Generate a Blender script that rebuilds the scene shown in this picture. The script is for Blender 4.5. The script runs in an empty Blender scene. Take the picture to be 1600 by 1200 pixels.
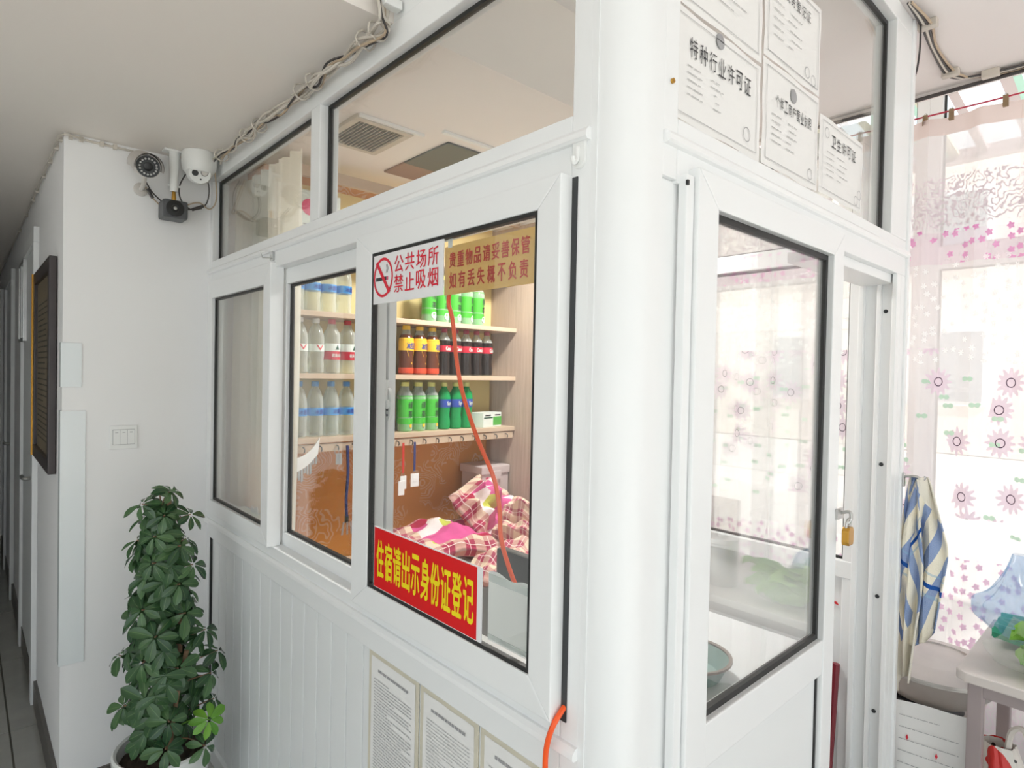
import bpy, bmesh, math, random
from mathutils import Matrix, Vector
random.seed(7)
S = bpy.context.scene
COL = S.collection
PI = math.pi

# ------------------------------------------------------------------ camera
cd = bpy.data.cameras.new('camera'); cam = bpy.data.objects.new('camera', cd); COL.objects.link(cam)
cam.matrix_world = Matrix(((0.739164196, -0.003567534, -0.673515823, 0.0),
                           (-0.673227209, 0.025833137, -0.738984285, 0.0),
                           (0.020035378, 0.999659903, 0.016693169, 1.55),
                           (0, 0, 0, 1)))
cd.sensor_width = 36.0; cd.lens = 944.0 / 1600.0 * 36.0; cd.clip_start = 0.02; cd.clip_end = 200
S.camera = cam

# ------------------------------------------------------------------ world and light
w = bpy.data.worlds.new('overcast'); S.world = w; w.use_nodes = True
bg = w.node_tree.nodes['Background']; bg.inputs['Color'].default_value = (0.85, 0.93, 1.0, 1); bg.inputs['Strength'].default_value = 1.6
def portal(name, loc, rot, sx, sy):
    l = bpy.data.lights.new(name, 'AREA'); l.shape = 'RECTANGLE'; l.size = sx; l.size_y = sy; l.cycles.is_portal = True
    o = bpy.data.objects.new(name, l); COL.objects.link(o); o.location = loc; o.rotation_euler = rot
portal('portal_side_windows', (3.06, -0.35, 1.6), (0, PI / 2, 0), 2.7, 5.7)
portal('portal_left', (-2.42, -0.8, 1.3), (0, -PI / 2, 0), 2.5, 4.8)
portal('portal_entrance', (0.4, -3.36, 1.3), (PI / 2, 0, 0), 4.4, 2.5)
sn = bpy.data.lights.new('sun', 'SUN'); sn.energy = 12.0; sn.angle = math.radians(2.0); sn.color = (0.985, 0.97, 1.0)
so = bpy.data.objects.new('sun', sn); COL.objects.link(so); so.rotation_euler = Vector((0.16, 0.72, -0.70)).to_track_quat('-Z', 'Y').to_euler(); so.location = (0, -8, 8)
FILL_W = 22.0   # power of the added booth fill light, its invented fixture is below
vs = S.view_settings
vs.view_transform = 'Standard'; vs.look = 'None'; vs.gamma = 1.0; vs.use_curve_mapping = False
vs.exposure = 0.28
try:
    S.cycles.use_denoising = True; S.cycles.max_bounces = 9; S.cycles.diffuse_bounces = 6; S.cycles.glossy_bounces = 3; S.cycles.transparent_max_bounces = 20
    S.cycles.caustics_reflective = False; S.cycles.caustics_refractive = False; S.cycles.sample_clamp_indirect = 6.0; S.cycles.adaptive_threshold = 0.02
except Exception: pass

# ------------------------------------------------------------------ material helpers
def lin(c): c /= 255.0; return c / 12.92 if c <= 0.04045 else ((c + 0.055) / 1.055) ** 2.4
def RGB(r, g, b): return (lin(r), lin(g), lin(b), 1.0)
class NT:
    def __init__(s, name):
        s.m = bpy.data.materials.new(name); s.m.use_nodes = True; s.t = s.m.node_tree; s.t.nodes.clear()
        s.out = s.t.nodes.new('ShaderNodeOutputMaterial')
    def n(s, typ, **kw):
        nd = s.t.nodes.new(typ)
        for k, v in kw.items(): setattr(nd, k, v)
        return nd
    def set(s, sock, v):
        if isinstance(v, bpy.types.NodeSocket): s.t.links.new(v, sock)
        else:
            if sock.type == 'RGBA' and not hasattr(v, '__len__'): v = (v, v, v, 1)
            sock.default_value = v
    def math(s, op, a, b=0.0, c=None):
        nd = s.n('ShaderNodeMath', operation=op); s.set(nd.inputs[0], a); s.set(nd.inputs[1], b)
        if c is not None: s.set(nd.inputs[2], c)
        return nd.outputs[0]
    def mul(s, *a):
        r = a[0]
        for x in a[1:]: r = s.math('MULTIPLY', r, x)
        return r
    def add(s, a, b): return s.math('ADD', a, b)
    def lt(s, a, b): return s.math('LESS_THAN', a, b)
    def gt(s, a, b): return s.math('GREATER_THAN', a, b)
    def band(s, v, a, b): return s.mul(s.gt(v, a), s.lt(v, b))
    def mx(s, a, b): return s.math('MAXIMUM', a, b)
    def mix(s, f, a, b):
        nd = s.n('ShaderNodeMix', data_type='RGBA'); s.set(nd.inputs[0], f); s.set(nd.inputs[6], a); s.set(nd.inputs[7], b); return nd.outputs[2]
    def obj(s): return s.n('ShaderNodeTexCoord').outputs['Object']
    def uv(s): return s.n('ShaderNodeTexCoord').outputs['UV']
    def mapv(s, v, scale=(1, 1, 1), loc=(0, 0, 0), rot=(0, 0, 0)):
        nd = s.n('ShaderNodeMapping'); s.set(nd.inputs[0], v); nd.inputs['Scale'].default_value = scale; nd.inputs['Location'].default_value = loc; nd.inputs['Rotation'].default_value = rot
        return nd.outputs[0]
    def sep(s, v):
        nd = s.n('ShaderNodeSeparateXYZ'); s.set(nd.inputs[0], v); return nd.outputs
    def noise(s, v, scale, detail=3, rough=0.5):
        nd = s.n('ShaderNodeTexNoise'); s.set(nd.inputs['Vector'], v); nd.inputs['Scale'].default_value = scale; nd.inputs['Detail'].default_value = detail; nd.inputs['Roughness'].default_value = rough
        return nd.outputs[0]
    def bump(s, h, strength=0.2, dist=0.01):
        nd = s.n('ShaderNodeBump'); nd.inputs['Strength'].default_value = strength; nd.inputs['Distance'].default_value = dist; s.set(nd.inputs['Height'], h); return nd.outputs[0]
    def bsdf(s, color, rough=0.5, metal=0.0, spec=0.5, normal=None, alpha=None, trans=None, emit=None):
        nd = s.n('ShaderNodeBsdfPrincipled'); s.set(nd.inputs['Base Color'], color); s.set(nd.inputs['Roughness'], rough); s.set(nd.inputs['Metallic'], metal)
        nd.inputs['Specular IOR Level'].default_value = spec
        if normal is not None: s.set(nd.inputs['Normal'], normal)
        if trans is not None: s.set(nd.inputs['Transmission Weight'], trans)
        return nd.outputs[0]
    def shader_mix(s, f, a, b):
        nd = s.n('ShaderNodeMixShader'); s.set(nd.inputs[0], f); s.set(nd.inputs[1], a); s.set(nd.inputs[2], b); return nd.outputs[0]
    def done(s, sh): s.t.links.new(sh, s.out.inputs[0]); return s.m

def plain(name, col, rough=0.5, metal=0.0, spec=0.5, var=0.06, scale=6.0, bump=0.0):
    t = NT(name); o = t.obj(); nz = t.noise(o, scale, 4)
    dark = tuple(c * (1 - var) for c in col[:3]) + (1,); lite = tuple(min(1, c * (1 + var)) for c in col[:3]) + (1,)
    c = t.mix(nz, dark, lite)
    nrm = t.bump(t.noise(o, scale * 12, 2), bump, 0.004) if bump else None
    return t.done(t.bsdf(c, rough, metal, spec, nrm))
def glass(name, tint=(0.975, 0.985, 0.978, 1), r0=0.06, dusty=0.02):
    """clear pane: transparent, with a mirror reflection that follows the Schlick curve on both faces"""
    t = NT(name); g = t.n('ShaderNodeNewGeometry')
    dt = t.n('ShaderNodeVectorMath', operation='DOT_PRODUCT'); t.set(dt.inputs[0], g.outputs['Normal']); t.set(dt.inputs[1], g.outputs['Incoming'])
    c = t.math('SUBTRACT', 1.0, t.math('ABSOLUTE', dt.outputs['Value']))
    f = t.add(r0, t.mul(t.math('POWER', c, 5.0), 1.0 - r0))
    tr = t.n('ShaderNodeBsdfTransparent'); tr.inputs[0].default_value = tint
    gl = t.n('ShaderNodeBsdfGlossy'); gl.inputs['Roughness'].default_value = 0.0; gl.inputs[0].default_value = (1, 1, 1, 1)
    m = t.shader_mix(t.math('MINIMUM', f, 1.0), tr.outputs[0], gl.outputs[0])
    df = t.n('ShaderNodeBsdfDiffuse'); df.inputs[0].default_value = (0.8, 0.8, 0.78, 1)
    return t.done(t.shader_mix(t.mul(t.noise(t.obj(), 3.0, 4), dusty), m, df.outputs[0]))
def film(name, col, a, rough=0.15):
    """thin see-through plastic: tinted, part transparent"""
    t = NT(name); tr = t.n('ShaderNodeBsdfTransparent'); tr.inputs[0].default_value = (1, 1, 1, 1)
    b = t.bsdf(col, rough); nz = t.noise(t.obj(), 18, 3)
    return t.done(t.shader_mix(t.add(a - 0.08, t.mul(nz, 0.16)), tr.outputs[0], b))

M = {}
M['upvc'] = plain('white_upvc', (0.865, 0.88, 0.885, 1), 0.32, spec=0.45, var=0.02, scale=3)
M['bead'] = plain('white_upvc_bead', (0.9, 0.91, 0.915, 1), 0.28, var=0.02)
M['wallpaint'] = plain('white_wall_paint', (0.885, 0.885, 0.89, 1), 0.75, var=0.025, scale=2.2, bump=0.05)
M['ceil'] = plain('ceiling_paint', (0.885, 0.835, 0.785, 1), 0.85, var=0.02, scale=1.5); M['ceilpale'] = plain('pale_ceiling_paint', (0.85, 0.81, 0.795, 1), 0.85, var=0.02, scale=1.5)
M['gasket'] = plain('black_rubber', (0.02, 0.02, 0.02, 1), 0.5)
M['glass'] = glass('window_glass')
M['doorglass'] = glass('door_glass', r0=0.16)
M['wpanel'] = plain('white_panel', (0.84, 0.86, 0.865, 1), 0.4, var=0.03, scale=4)
M['dark'] = plain('dark_grey_plastic', RGB(50, 52, 54), 0.45)
M['black'] = plain('black_plastic', RGB(22, 22, 23), 0.35)
M['chrome'] = plain('brushed_steel', RGB(190, 190, 188), 0.28, 1.0, var=0.1, scale=30)
M['brass'] = plain('brass', RGB(196, 150, 70), 0.3, 1.0)
M['whiteplastic'] = plain('white_plastic', (0.85, 0.86, 0.85, 1), 0.4, var=0.02)
M['paper'] = plain('white_paper', (0.84, 0.835, 0.82, 1), 0.8, var=0.03, scale=8)
M['oldpaper'] = plain('yellowed_film', (0.68, 0.64, 0.52, 1), 0.45, var=0.12, scale=9)
M['ink'] = plain('black_ink', (0.05, 0.05, 0.055, 1), 0.7)
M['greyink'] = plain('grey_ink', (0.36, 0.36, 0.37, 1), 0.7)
M['faintink'] = plain('faint_ink', (0.52, 0.52, 0.52, 1), 0.7)
M['redink'] = plain('red_print', RGB(222, 40, 62), 0.5)
M['signred'] = plain('red_sign_face', RGB(225, 8, 18), 0.4, var=0.03)
M['signyellow'] = plain('yellow_print', RGB(250, 228, 20), 0.45, var=0.02)
M['orange'] = plain('orange_cable', RGB(250, 92, 30), 0.4, var=0.04)
M['skirting'] = plain('grey_skirting_tile', RGB(96, 92, 88), 0.35)
M['cable'] = plain('white_cable', RGB(205, 198, 188), 0.5, var=0.1)
M['cabledark'] = plain('dark_cable', RGB(70, 66, 66), 0.5)
M['cabletan'] = plain('tan_cable', RGB(186, 166, 142), 0.5)
def wood(name, a, b, vert=True):
    t = NT(name); o = t.obj(); v = t.mapv(o, (60, 60, 3) if vert else (3, 60, 60)); n = t.noise(v, 1.5, 4)
    return t.done(t.bsdf(t.mix(n, a, b), 0.5))
M['wood'] = wood('grey_woodgrain', RGB(150, 128, 112), RGB(196, 176, 158))
M['woodedge'] = wood('pale_shelf_board', RGB(186, 160, 134), RGB(206, 184, 160), False)
M['cream'] = plain('cream_back_panel', RGB(236, 214, 150), 0.6, var=0.03)
# floor tile: polished grey beige
t = NT('polished_floor_tile'); o = t.obj(); nz = t.noise(o, 9, 5); M['tile'] = t.done(t.bsdf(t.mix(nz, RGB(160, 160, 155), RGB(184, 184, 178)), 0.12, 0, 0.5))
M['grout'] = plain('floor_grout', RGB(110, 108, 100), 0.8)
# damask wallpaper
t = NT('orange_damask_wallpaper'); o = t.obj()
x, y, z = t.sep(o); cm = t.n('ShaderNodeCombineXYZ'); t.set(cm.inputs[0], x); t.set(cm.inputs[1], z)
warp = t.noise(cm.outputs[0], 7, 2); wv = t.n('ShaderNodeVectorMath', operation='ADD'); t.set(wv.inputs[0], cm.outputs[0])
sc = t.n('ShaderNodeCombineXYZ'); t.set(sc.inputs[0], t.mul(warp, 0.25)); t.set(sc.inputs[1], t.mul(t.noise(cm.outputs[0], 9, 2), 0.25)); t.set(wv.inputs[1], sc.outputs[0])
vo = t.n('ShaderNodeTexVoronoi', voronoi_dimensions='2D'); t.set(vo.inputs['Vector'], wv.outputs[0]); vo.inputs['Scale'].default_value = 5.5
d = vo.outputs['Distance']; rings = t.gt(t.math('SINE', t.mul(d, 62.0)), 0.35)
n2 = t.gt(t.noise(cm.outputs[0], 5.5, 1), 0.47)
msk = t.mul(rings, n2, t.lt(d, 0.55))
M['damask'] = t.done(t.bsdf(t.mix(t.mul(msk, 0.85), RGB(216, 146, 66), RGB(226, 188, 152)), 0.6))

# ------------------------------------------------------------------ geometry helpers
class MB:
    def __init__(s): s.v = []; s.f = []; s.uv = None
    def quadbox(s, p):  # 8 points: bottom 4 ccw, top 4 ccw
        b = len(s.v); s.v += [tuple(q) for q in p]
        s.f += [(b + 3, b + 2, b + 1, b), (b + 4, b + 5, b + 6, b + 7), (b, b + 1, b + 5, b + 4), (b + 1, b + 2, b + 6, b + 5), (b + 2, b + 3, b + 7, b + 6), (b + 3, b, b + 4, b + 7)]
        return s
    def box(s, x0, x1, y0, y1, z0, z1):
        return s.quadbox([(x0, y0, z0), (x1, y0, z0), (x1, y1, z0), (x0, y1, z0), (x0, y0, z1), (x1, y0, z1), (x1, y1, z1), (x0, y1, z1)])
    def lathe(s, prof, c=(0, 0, 0), n=20, axis='z', cap=True):
        b = len(s.v); c = Vector(c)
        for r, h in prof:
            for i in range(n):
                a = 2 * PI * i / n; p = (r * math.cos(a), r * math.sin(a), h)
                if axis == 'y': p = (p[0], -p[2], p[1])
                if axis == 'x': p = (-p[2], p[0], p[1])
                s.v.append(tuple(c + Vector(p)))
        m = len(prof)
        for j in range(m - 1):
            for i in range(n):
                k = (i + 1) % n; s.f.append((b + j * n + i, b + j * n + k, b + (j + 1) * n + k, b + (j + 1) * n + i))
        if cap:
            s.f.append(tuple(b + i for i in range(n - 1, -1, -1))); s.f.append(tuple(b + (m - 1) * n + i for i in range(n)))
        return s
    def tube(s, pts, r, n=8, smooth=True):
        pts = [Vector(p) for p in pts]
        if smooth and len(pts) > 2: pts = spline(pts)
        b = len(s.v); up = Vector((0.13, 0.27, 0.95)); m = len(pts)
        for j, p in enumerate(pts):
            d = (pts[min(j + 1, m - 1)] - pts[max(j - 1, 0)]).normalized()
            if abs(d.dot(up)) > 0.95: up = Vector((0.9, 0.3, 0.1))
            u = d.cross(up).normalized(); v = d.cross(u).normalized(); up = u.cross(d)
            rr = r(j / (m - 1)) if callable(r) else r
            for i in range(n):
                a = 2 * PI * i / n; s.v.append(tuple(p + u * math.cos(a) * rr + v * math.sin(a) * rr))
        for j in range(m - 1):
            for i in range(n):
                k = (i + 1) % n; s.f.append((b + j * n + i, b + j * n + k, b + (j + 1) * n + k, b + (j + 1) * n + i))
        s.f.append(tuple(b + i for i in range(n - 1, -1, -1))); s.f.append(tuple(b + (m - 1) * n + i for i in range(n)))
        return s
    def prism(s, poly, a, b, plane='xy'):
        """extrude a 2D polygon between a and b along the remaining axis"""
        k = len(s.v); n = len(poly)
        def P(q, h): return {'xy': (q[0], q[1], h), 'xz': (q[0], h, q[1]), 'yz': (h, q[0], q[1])}[plane]
        s.v += [P(q, a) for q in poly] + [P(q, b) for q in poly]
        s.f.append(tuple(k + i for i in range(n - 1, -1, -1))); s.f.append(tuple(k + n + i for i in range(n)))
        for i in range(n):
            j = (i + 1) % n; s.f.append((k + i, k + j, k + n + j, k + n + i))
        return s
    def grid(s, nu, nv, fn, uv=None, close=False):
        b = len(s.v)
        if s.uv is None: s.uv = []
        for j in range(nv + 1):
            for i in range(nu + 1):
                u, v = i / nu, j / nv; s.v.append(tuple(fn(u, v))); s.uv.append(uv(u, v) if uv else (u, v))
        for j in range(nv):
            for i in range(nu):
                a = b + j * (nu + 1) + i; s.f.append((a, a + 1, a + nu + 2, a + nu + 1))
        return s
def spline(pts, k=6):
    out = []; n = len(pts)
    for i in range(n - 1):
        p0, p1, p2, p3 = pts[max(i - 1, 0)], pts[i], pts[i + 1], pts[min(i + 2, n - 1)]
        for j in range(k):
            t = j / k; out.append(0.5 * ((2 * p1) + (p2 - p0) * t + (2 * p0 - 5 * p1 + 4 * p2 - p3) * t * t + (3 * p1 - p0 - 3 * p2 + p3) * t ** 3))
    out.append(pts[-1]); return out
def mesh(name, mb, off=(0, 0, 0), smooth=False, bev=0.0):
    me = bpy.data.meshes.new(name); off = Vector(off)
    me.from_pydata([tuple(Vector(p) - off) for p in mb.v], [], mb.f)
    if mb.uv:
        ul = me.uv_layers.new(name='UVMap')
        for l in me.loops: ul.data[l.index].uv = mb.uv[l.vertex_index]
    bm = bmesh.new(); bm.from_mesh(me)
    bmesh.ops.recalc_face_normals(bm, faces=bm.faces)
    if bev: bmesh.ops.bevel(bm, geom=bm.edges[:], offset=bev, segments=2, profile=0.6, affect='EDGES', clamp_overlap=True)
    bm.to_mesh(me); bm.free()
    if smooth:
        for p in me.polygons: p.use_smooth = True
        try: me.set_sharp_from_angle(angle=math.radians(38))
        except Exception: pass
    return me
def wloc(p):
    v = Vector((0, 0, 0))
    while p is not None: v += p.location; p = p.parent
    return v
def obj(name, mb, mat, parent=None, smooth=False, bev=0.0, local=False):
    """mesh object; coordinates are world ones unless local"""
    me = mesh(name, mb, (0, 0, 0) if (local or parent is None) else wloc(parent), smooth, bev)
    me.materials.append(M[mat] if isinstance(mat, str) else mat)
    o = bpy.data.objects.new(name, me); COL.objects.link(o); o.parent = parent
    return o
def tag(o, label, cat=None, group=None, kind=None):
    o['label'] = label
    if cat: o['category'] = cat
    if group: o['group'] = group
    if kind: o['kind'] = kind
    return o
def thing(name, label, cat, loc=(0, 0, 0), rz=0.0, group=None, kind=None):
    o = bpy.data.objects.new(name, None); COL.objects.link(o); o.location = loc; o.rotation_euler = (0, 0, rz); o.empty_display_size = 0.05
    return tag(o, label, cat, group, kind)
def single(name, mb, mat, label, cat, group=None, kind=None, smooth=False, bev=0.0):
    """a thing that is one mesh; its origin sits at the middle of its base"""
    xs = [p[0] for p in mb.v]; ys = [p[1] for p in mb.v]; zs = [p[2] for p in mb.v]
    off = Vector(((min(xs) + max(xs)) / 2, (min(ys) + max(ys)) / 2, min(zs)))
    me = mesh(name, mb, off, smooth, bev); me.materials.append(M[mat] if isinstance(mat, str) else mat)
    o = bpy.data.objects.new(name, me); COL.objects.link(o); o.location = off
    return tag(o, label, cat, group, kind)
def copy_tree(o, parent=None):
    c = o.copy(); COL.objects.link(c); c.parent = parent
    for ch in o.children: copy_tree(ch, c)
    return c
_txt = {}
def text_geo(body, bold=0.0):
    k = (body, bold)
    if k not in _txt:
        c = bpy.data.curves.new('print', 'FONT'); c.body = body; c.offset = bold; c.resolution_u = 2
        o = bpy.data.objects.new('print', c); me = bpy.data.meshes.new_from_object(o)
        vs_ = [tuple(v.co) for v in me.vertices]; fs = [tuple(p.vertices) for p in me.polygons]
        bpy.data.objects.remove(o); bpy.data.curves.remove(c); bpy.data.meshes.remove(me)
        x0 = min(v[0] for v in vs_); x1 = max(v[0] for v in vs_); y0 = min(v[1] for v in vs_); y1 = max(v[1] for v in vs_)
        _txt[k] = ([((v[0] - x0) / (x1 - x0), (v[1] - y0) / (y1 - y0)) for v in vs_], fs)
    return _txt[k]
def lettering(body, fn, mat, parent, bold=0.0, name='lettering', local=False):
    """flat print; fn maps (u, v) in the unit square of the line to a point; bold strokes are drawn by shifted copies"""
    vs_, fs = text_geo(body, 0.0); mb = MB()
    o_ = Vector(fn(.45, .45)); nrm = (Vector(fn(.55, .45)) - o_).cross(Vector(fn(.45, .55)) - o_).normalized()
    for k, (du, dv) in enumerate(((0, 0), (bold, 0), (-bold, 0), (0, bold * .6), (0, -bold * .6)) if bold else ((0, 0),)):
        b = len(mb.v); mb.v += [tuple(Vector(fn(u + du, v + dv)) + nrm * (.00012 * k)) for u, v in vs_]; mb.f += [tuple(i + b for i in f) for f in fs]
    return obj(name, mb, mat, parent, local=local)
def mitre_frame(parent, plane, at0, at1, u0, u1, z0, z1, wu0, wu1, wz0, wz1, mat='upvc', names=('stile', 'rail')):
    """four mitred bars around an opening. plane 'x': frame in the y-z plane between x=at0..at1; plane 'y': in x-z plane"""
    U0, U1, Z0, Z1 = u0 + wu0, u1 - wu1, z0 + wz0, z1 - wz1
    pl = 'yz' if plane == 'x' else 'xz'
    for nm, poly in ((names[0], [(u0, z0), (U0, Z0), (U0, Z1), (u0, z1)]), (names[0], [(u1, z0), (U1, Z0), (U1, Z1), (u1, z1)]),
                     (names[1], [(u0, z0), (u1, z0), (U1, Z0), (U0, Z0)]), (names[1], [(u0, z1), (u1, z1), (U1, Z1), (U0, Z1)])):
        obj(nm, MB().prism(poly, at0, at1, pl), mat, parent, bev=0.0025)
    return U0, U1, Z0, Z1
def pane_with_gasket(parent, plane, at, u0, u1, z0, z1, g=0.007, mat='glass', depth=0.012):
    pl = 'yz' if plane == 'x' else 'xz'
    mb = MB()
    for poly in ([(u0, z0), (u0 + g, z0 + g), (u0 + g, z1 - g), (u0, z1)], [(u1, z0), (u1 - g, z0 + g), (u1 - g, z1 - g), (u1, z1)],
                 [(u0, z0), (u1, z0), (u1 - g, z0 + g), (u0 + g, z0 + g)], [(u0, z1), (u1, z1), (u1 - g, z1 - g), (u0 + g, z1 - g)]):
        mb.prism(poly, at - depth / 2, at + depth / 2, pl)
    obj('gasket', mb, 'gasket', parent)
    obj('pane', MB().prism([(u0 + g * .5, z0 + g * .5), (u1 - g * .5, z0 + g * .5), (u1 - g * .5, z1 - g * .5), (u0 + g * .5, z1 - g * .5)], at - 0.002, at + 0.002, pl), mat, parent)

XW, YF, ZB, ZL, ZU = 0.729, 0.553, 1.92, 2.352, 2.63   # counter wall face, door wall face, bead, low ceiling, high ceiling
# ================================================================== SETTING
# floor with separate tiles
fl = single('floor', MB().box(-2.3, 3.0, -3.4, 8.4, -0.06, -0.006), 'grout', 'polished grey floor tiles laid in a square grid', 'floor', kind='structure')
tm = mesh('floor_tile', MB().box(-0.397, 0.397, -0.397, 0.397, -0.012, 0.0), bev=0.0015); tm.materials.append(M['tile'])
fo = fl.location
for i in range(7):
    for j in range(15):
        o = bpy.data.objects.new('floor_tile', tm); COL.objects.link(o); o.parent = fl
        o.location = (-2.3 + 0.4 + 0.8 * i + 0.055 - fo.x - (0.0 if i < 6 else 0.0), -3.4 + 0.4 + 0.8 * j + 0.27 - fo.y, -fo.z)
        if o.location.x + fo.x > 2.95 or o.location.y + fo.y > 8.2: bpy.data.objects.remove(o)
# ceilings
single('ceiling_corridor', MB().box(-2.3, 2.12, 1.235, 8.4, ZL, ZU + 0.12), 'ceil', 'low plain ceiling over the corridor and the reception booth', 'ceiling', kind='structure')
single('ceiling_entrance', MB().box(-2.3, 2.68, -3.4, 1.235, ZU, ZU + 0.12), 'ceilpale', 'higher pale ceiling above the booth door', 'ceiling', kind='structure')
single('ceiling_side', MB().box(2.12, 2.68, 1.235, 2.8, ZU, ZU + 0.12), 'ceilpale', 'pale ceiling strip beside the curtained windows', 'ceiling', kind='structure')
single('trim_1', MB().box(2.66, 2.70, -3.4, 2.8, ZU - 0.012, ZU + 0.45).box(2.70, 3.0, -3.4, 2.8, ZU + 0.40, ZU + 0.45), 'ceilpale', 'pale fascia edge of the ceiling above the curtain wire', 'trim', kind='structure')
# walls
single('wall_corridor', MB().box(0.258, 0.87, 2.60, 8.4, 0, ZL), 'wallpaint', 'white painted wall with light switch running back along the corridor', 'wall', kind='structure')
single('wall_back', MB().box(0.872, 2.9, 2.42, 2.62, 0, ZU), 'damask', 'orange damask wallpaper wall at the back of the booth', 'wall', kind='structure')
single('wall_corridor_left', MB().box(-.95, -.8, 2.6, 8.4, 0, ZL).box(-2.3, -.95, 2.6, 2.75, 0, ZL), 'wallpaint', 'white wall on the far side of the corridor', 'wall', kind='structure')
single('wall_left', MB().box(-2.4, -2.3, 1.6, 2.75, 0, ZU).box(-2.4, -2.3, -3.4, 1.6, 2.55, ZU), 'wallpaint', 'plain white side wall of the entrance', 'wall', kind='structure')
e2 = thing('fill_window', 'added tall glazing along the unseen left side, letting in fill daylight', 'window', (-2.33, -0.8, 0), kind='structure')  # invented glazing, out of view, admits sky light to lift the left side
for k in range(4):
    a = -3.3 + 1.225 * k
    U = mitre_frame(e2, 'x', -2.36, -2.30, a, a + 1.225, 0.0, 2.55, .06, .06, .08, .06)
    pane_with_gasket(e2, 'x', -2.33, *U)
single('wall_corridor_end', MB().box(-.8, 0.258, 8.2, 8.4, 0, ZL), 'wallpaint', 'dim wall closing the end of the corridor', 'wall', kind='structure')
wf = single('wall_front', MB().box(-2.4, -1.8, -3.4, -3.25, 0, ZU).box(2.6, 3.05, -3.4, -3.25, 0, ZU).box(-1.8, 2.6, -3.4, -3.25, 2.55, ZU + .1), 'wallpaint', 'wall around the glazed entrance', 'wall', kind='structure')
bb = single('baseboard_corridor', MB().box(0.246, 0.258, 2.588, 8.2, 0, 0.11), 'skirting', 'dark grey tile skirting along the corridor wall', 'baseboard', kind='structure')
single('baseboard_back', MB().box(0.258, 0.715, 2.588, 2.60, 0, 0.09), 'skirting', 'dark grey tile skirting behind the potted plant', 'baseboard', kind='structure')
# entrance glazing behind the camera
e = thing('door_4', 'glazed entrance front with white frames', 'door', (0.4, -3.33, 0), kind='structure')
for k in range(4):
    a = -1.8 + 1.1 * k
    U = mitre_frame(e, 'y', -3.36, -3.30, a, a + 1.1, 0.0, 2.55, .06, .06, .08, .06)
    pane_with_gasket(e, 'y', -3.33, *U)
# ---- side windows behind the curtains
wr = thing('wall_right', 'side wall of tall white framed windows behind the sheer curtains', 'wall', (3.0, -0.3, 0), kind='structure')
obj('sill_wall', MB().box(2.95, 3.05, -3.25, 2.7, 0, 0.35), 'wallpaint', wr)
obj('head', MB().box(2.93, 3.05, -3.25, 2.7, 2.98, 3.1), 'upvc', wr)
for k in range(6):
    a = -3.25 + 0.99 * k
    for (za, zb) in ((0.35, 2.06), (2.06, 2.98)):
        U = mitre_frame(wr, 'x', 2.95, 3.01, a, a + 0.99, za, zb, .045, .045, .045, .045, names=('mullion', 'transom'))
        pane_with_gasket(wr, 'x', 2.98, *U)

# ================================================================== COUNTER WALL (with windows) x = XW
cw = thing('wall_counter', 'white framed booth partition with grooved lower boards', 'wall', (XW, 1.6, 0), kind='structure')
F = lambda name, *b, **k: obj(name, MB().box(*b), k.get('mat', 'upvc'), cw, bev=k.get('bev', 0.003))
F('header', XW, .789, .62, 2.6, 2.285, 2.349)
F('filler_board', XW + .004, .785, .62, 1.234, 2.351, 2.63, mat='wpanel')
F('stile', XW, .789, 2.57, 2.6, 0, 2.285); F('stile', XW, .789, .626, .667, 0, 2.285)
F('mullion', XW, .785, 1.608, 1.667, 1.97, 2.285)
F('middle_rail', XW, .789, .667, 2.57, 1.872, 1.97)
F('lower_rail', XW, .789, .667, 2.57, .88, .988)
obj('window_sill', MB().box(.757, .86, .667, 2.42, .94, .965), 'upvc', cw, bev=.004)
for z in (ZB, .935):
    obj('bead', MB().prism([(XW - .013, z + .004), (XW - .009, z), (XW + .004, z), (XW + .004, z + .02), (XW - .006, z + .02), (XW - .012, z + .013)], .627, 2.595, 'xz'), 'bead', cw)
F('bottom_rail', XW, .789, .667, 2.57, 0, .06)
bmh = mesh('board', MB().box(0, .012, -.0418, .0418, .06, .88), bev=.003); bmh.materials.append(M['wpanel'])
y = 2.523
while y > .68:
    o = bpy.data.objects.new('board', bmh); COL.objects.link(o); o.parent = cw; o.location = (XW + .012 - cw.location.x, y - cw.location.y, 0); y -= .0875
obj('board_backing', MB().box(XW + .026, XW + .032, .667, 2.57, .06, .88), 'wpanel', cw)
obj('side_gasket', MB().box(XW + .004, XW + .014, 2.563, 2.571, .06, .88), 'gasket', cw)
obj('dark_slot', MB().box(XW - .002, XW + .004, .652, .668, .985, 1.868), 'dark', cw)
pane_with_gasket(cw, 'x', XW + .03, 1.667, 2.57, 1.97, 2.285, .009)
pane_with_gasket(cw, 'x', XW + .03, .667, 1.608, 1.97, 2.285, .009)
# corner post, rounded
pts = [(XW, .627), (XW, .615)]
r = .062
for i in range(11):
    a = PI + PI / 2 * i / 10; pts.append((XW + r + .002 + r * math.cos(a), YF + r + r * math.sin(a)))
pts += [(.816, YF), (.818, YF + .06), (.789, .627)]
single('trim_2', MB().prism(pts, 0, ZU, 'xy'), 'upvc', 'glossy rounded white corner post between window and door', 'post', kind='structure', smooth=True)
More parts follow.
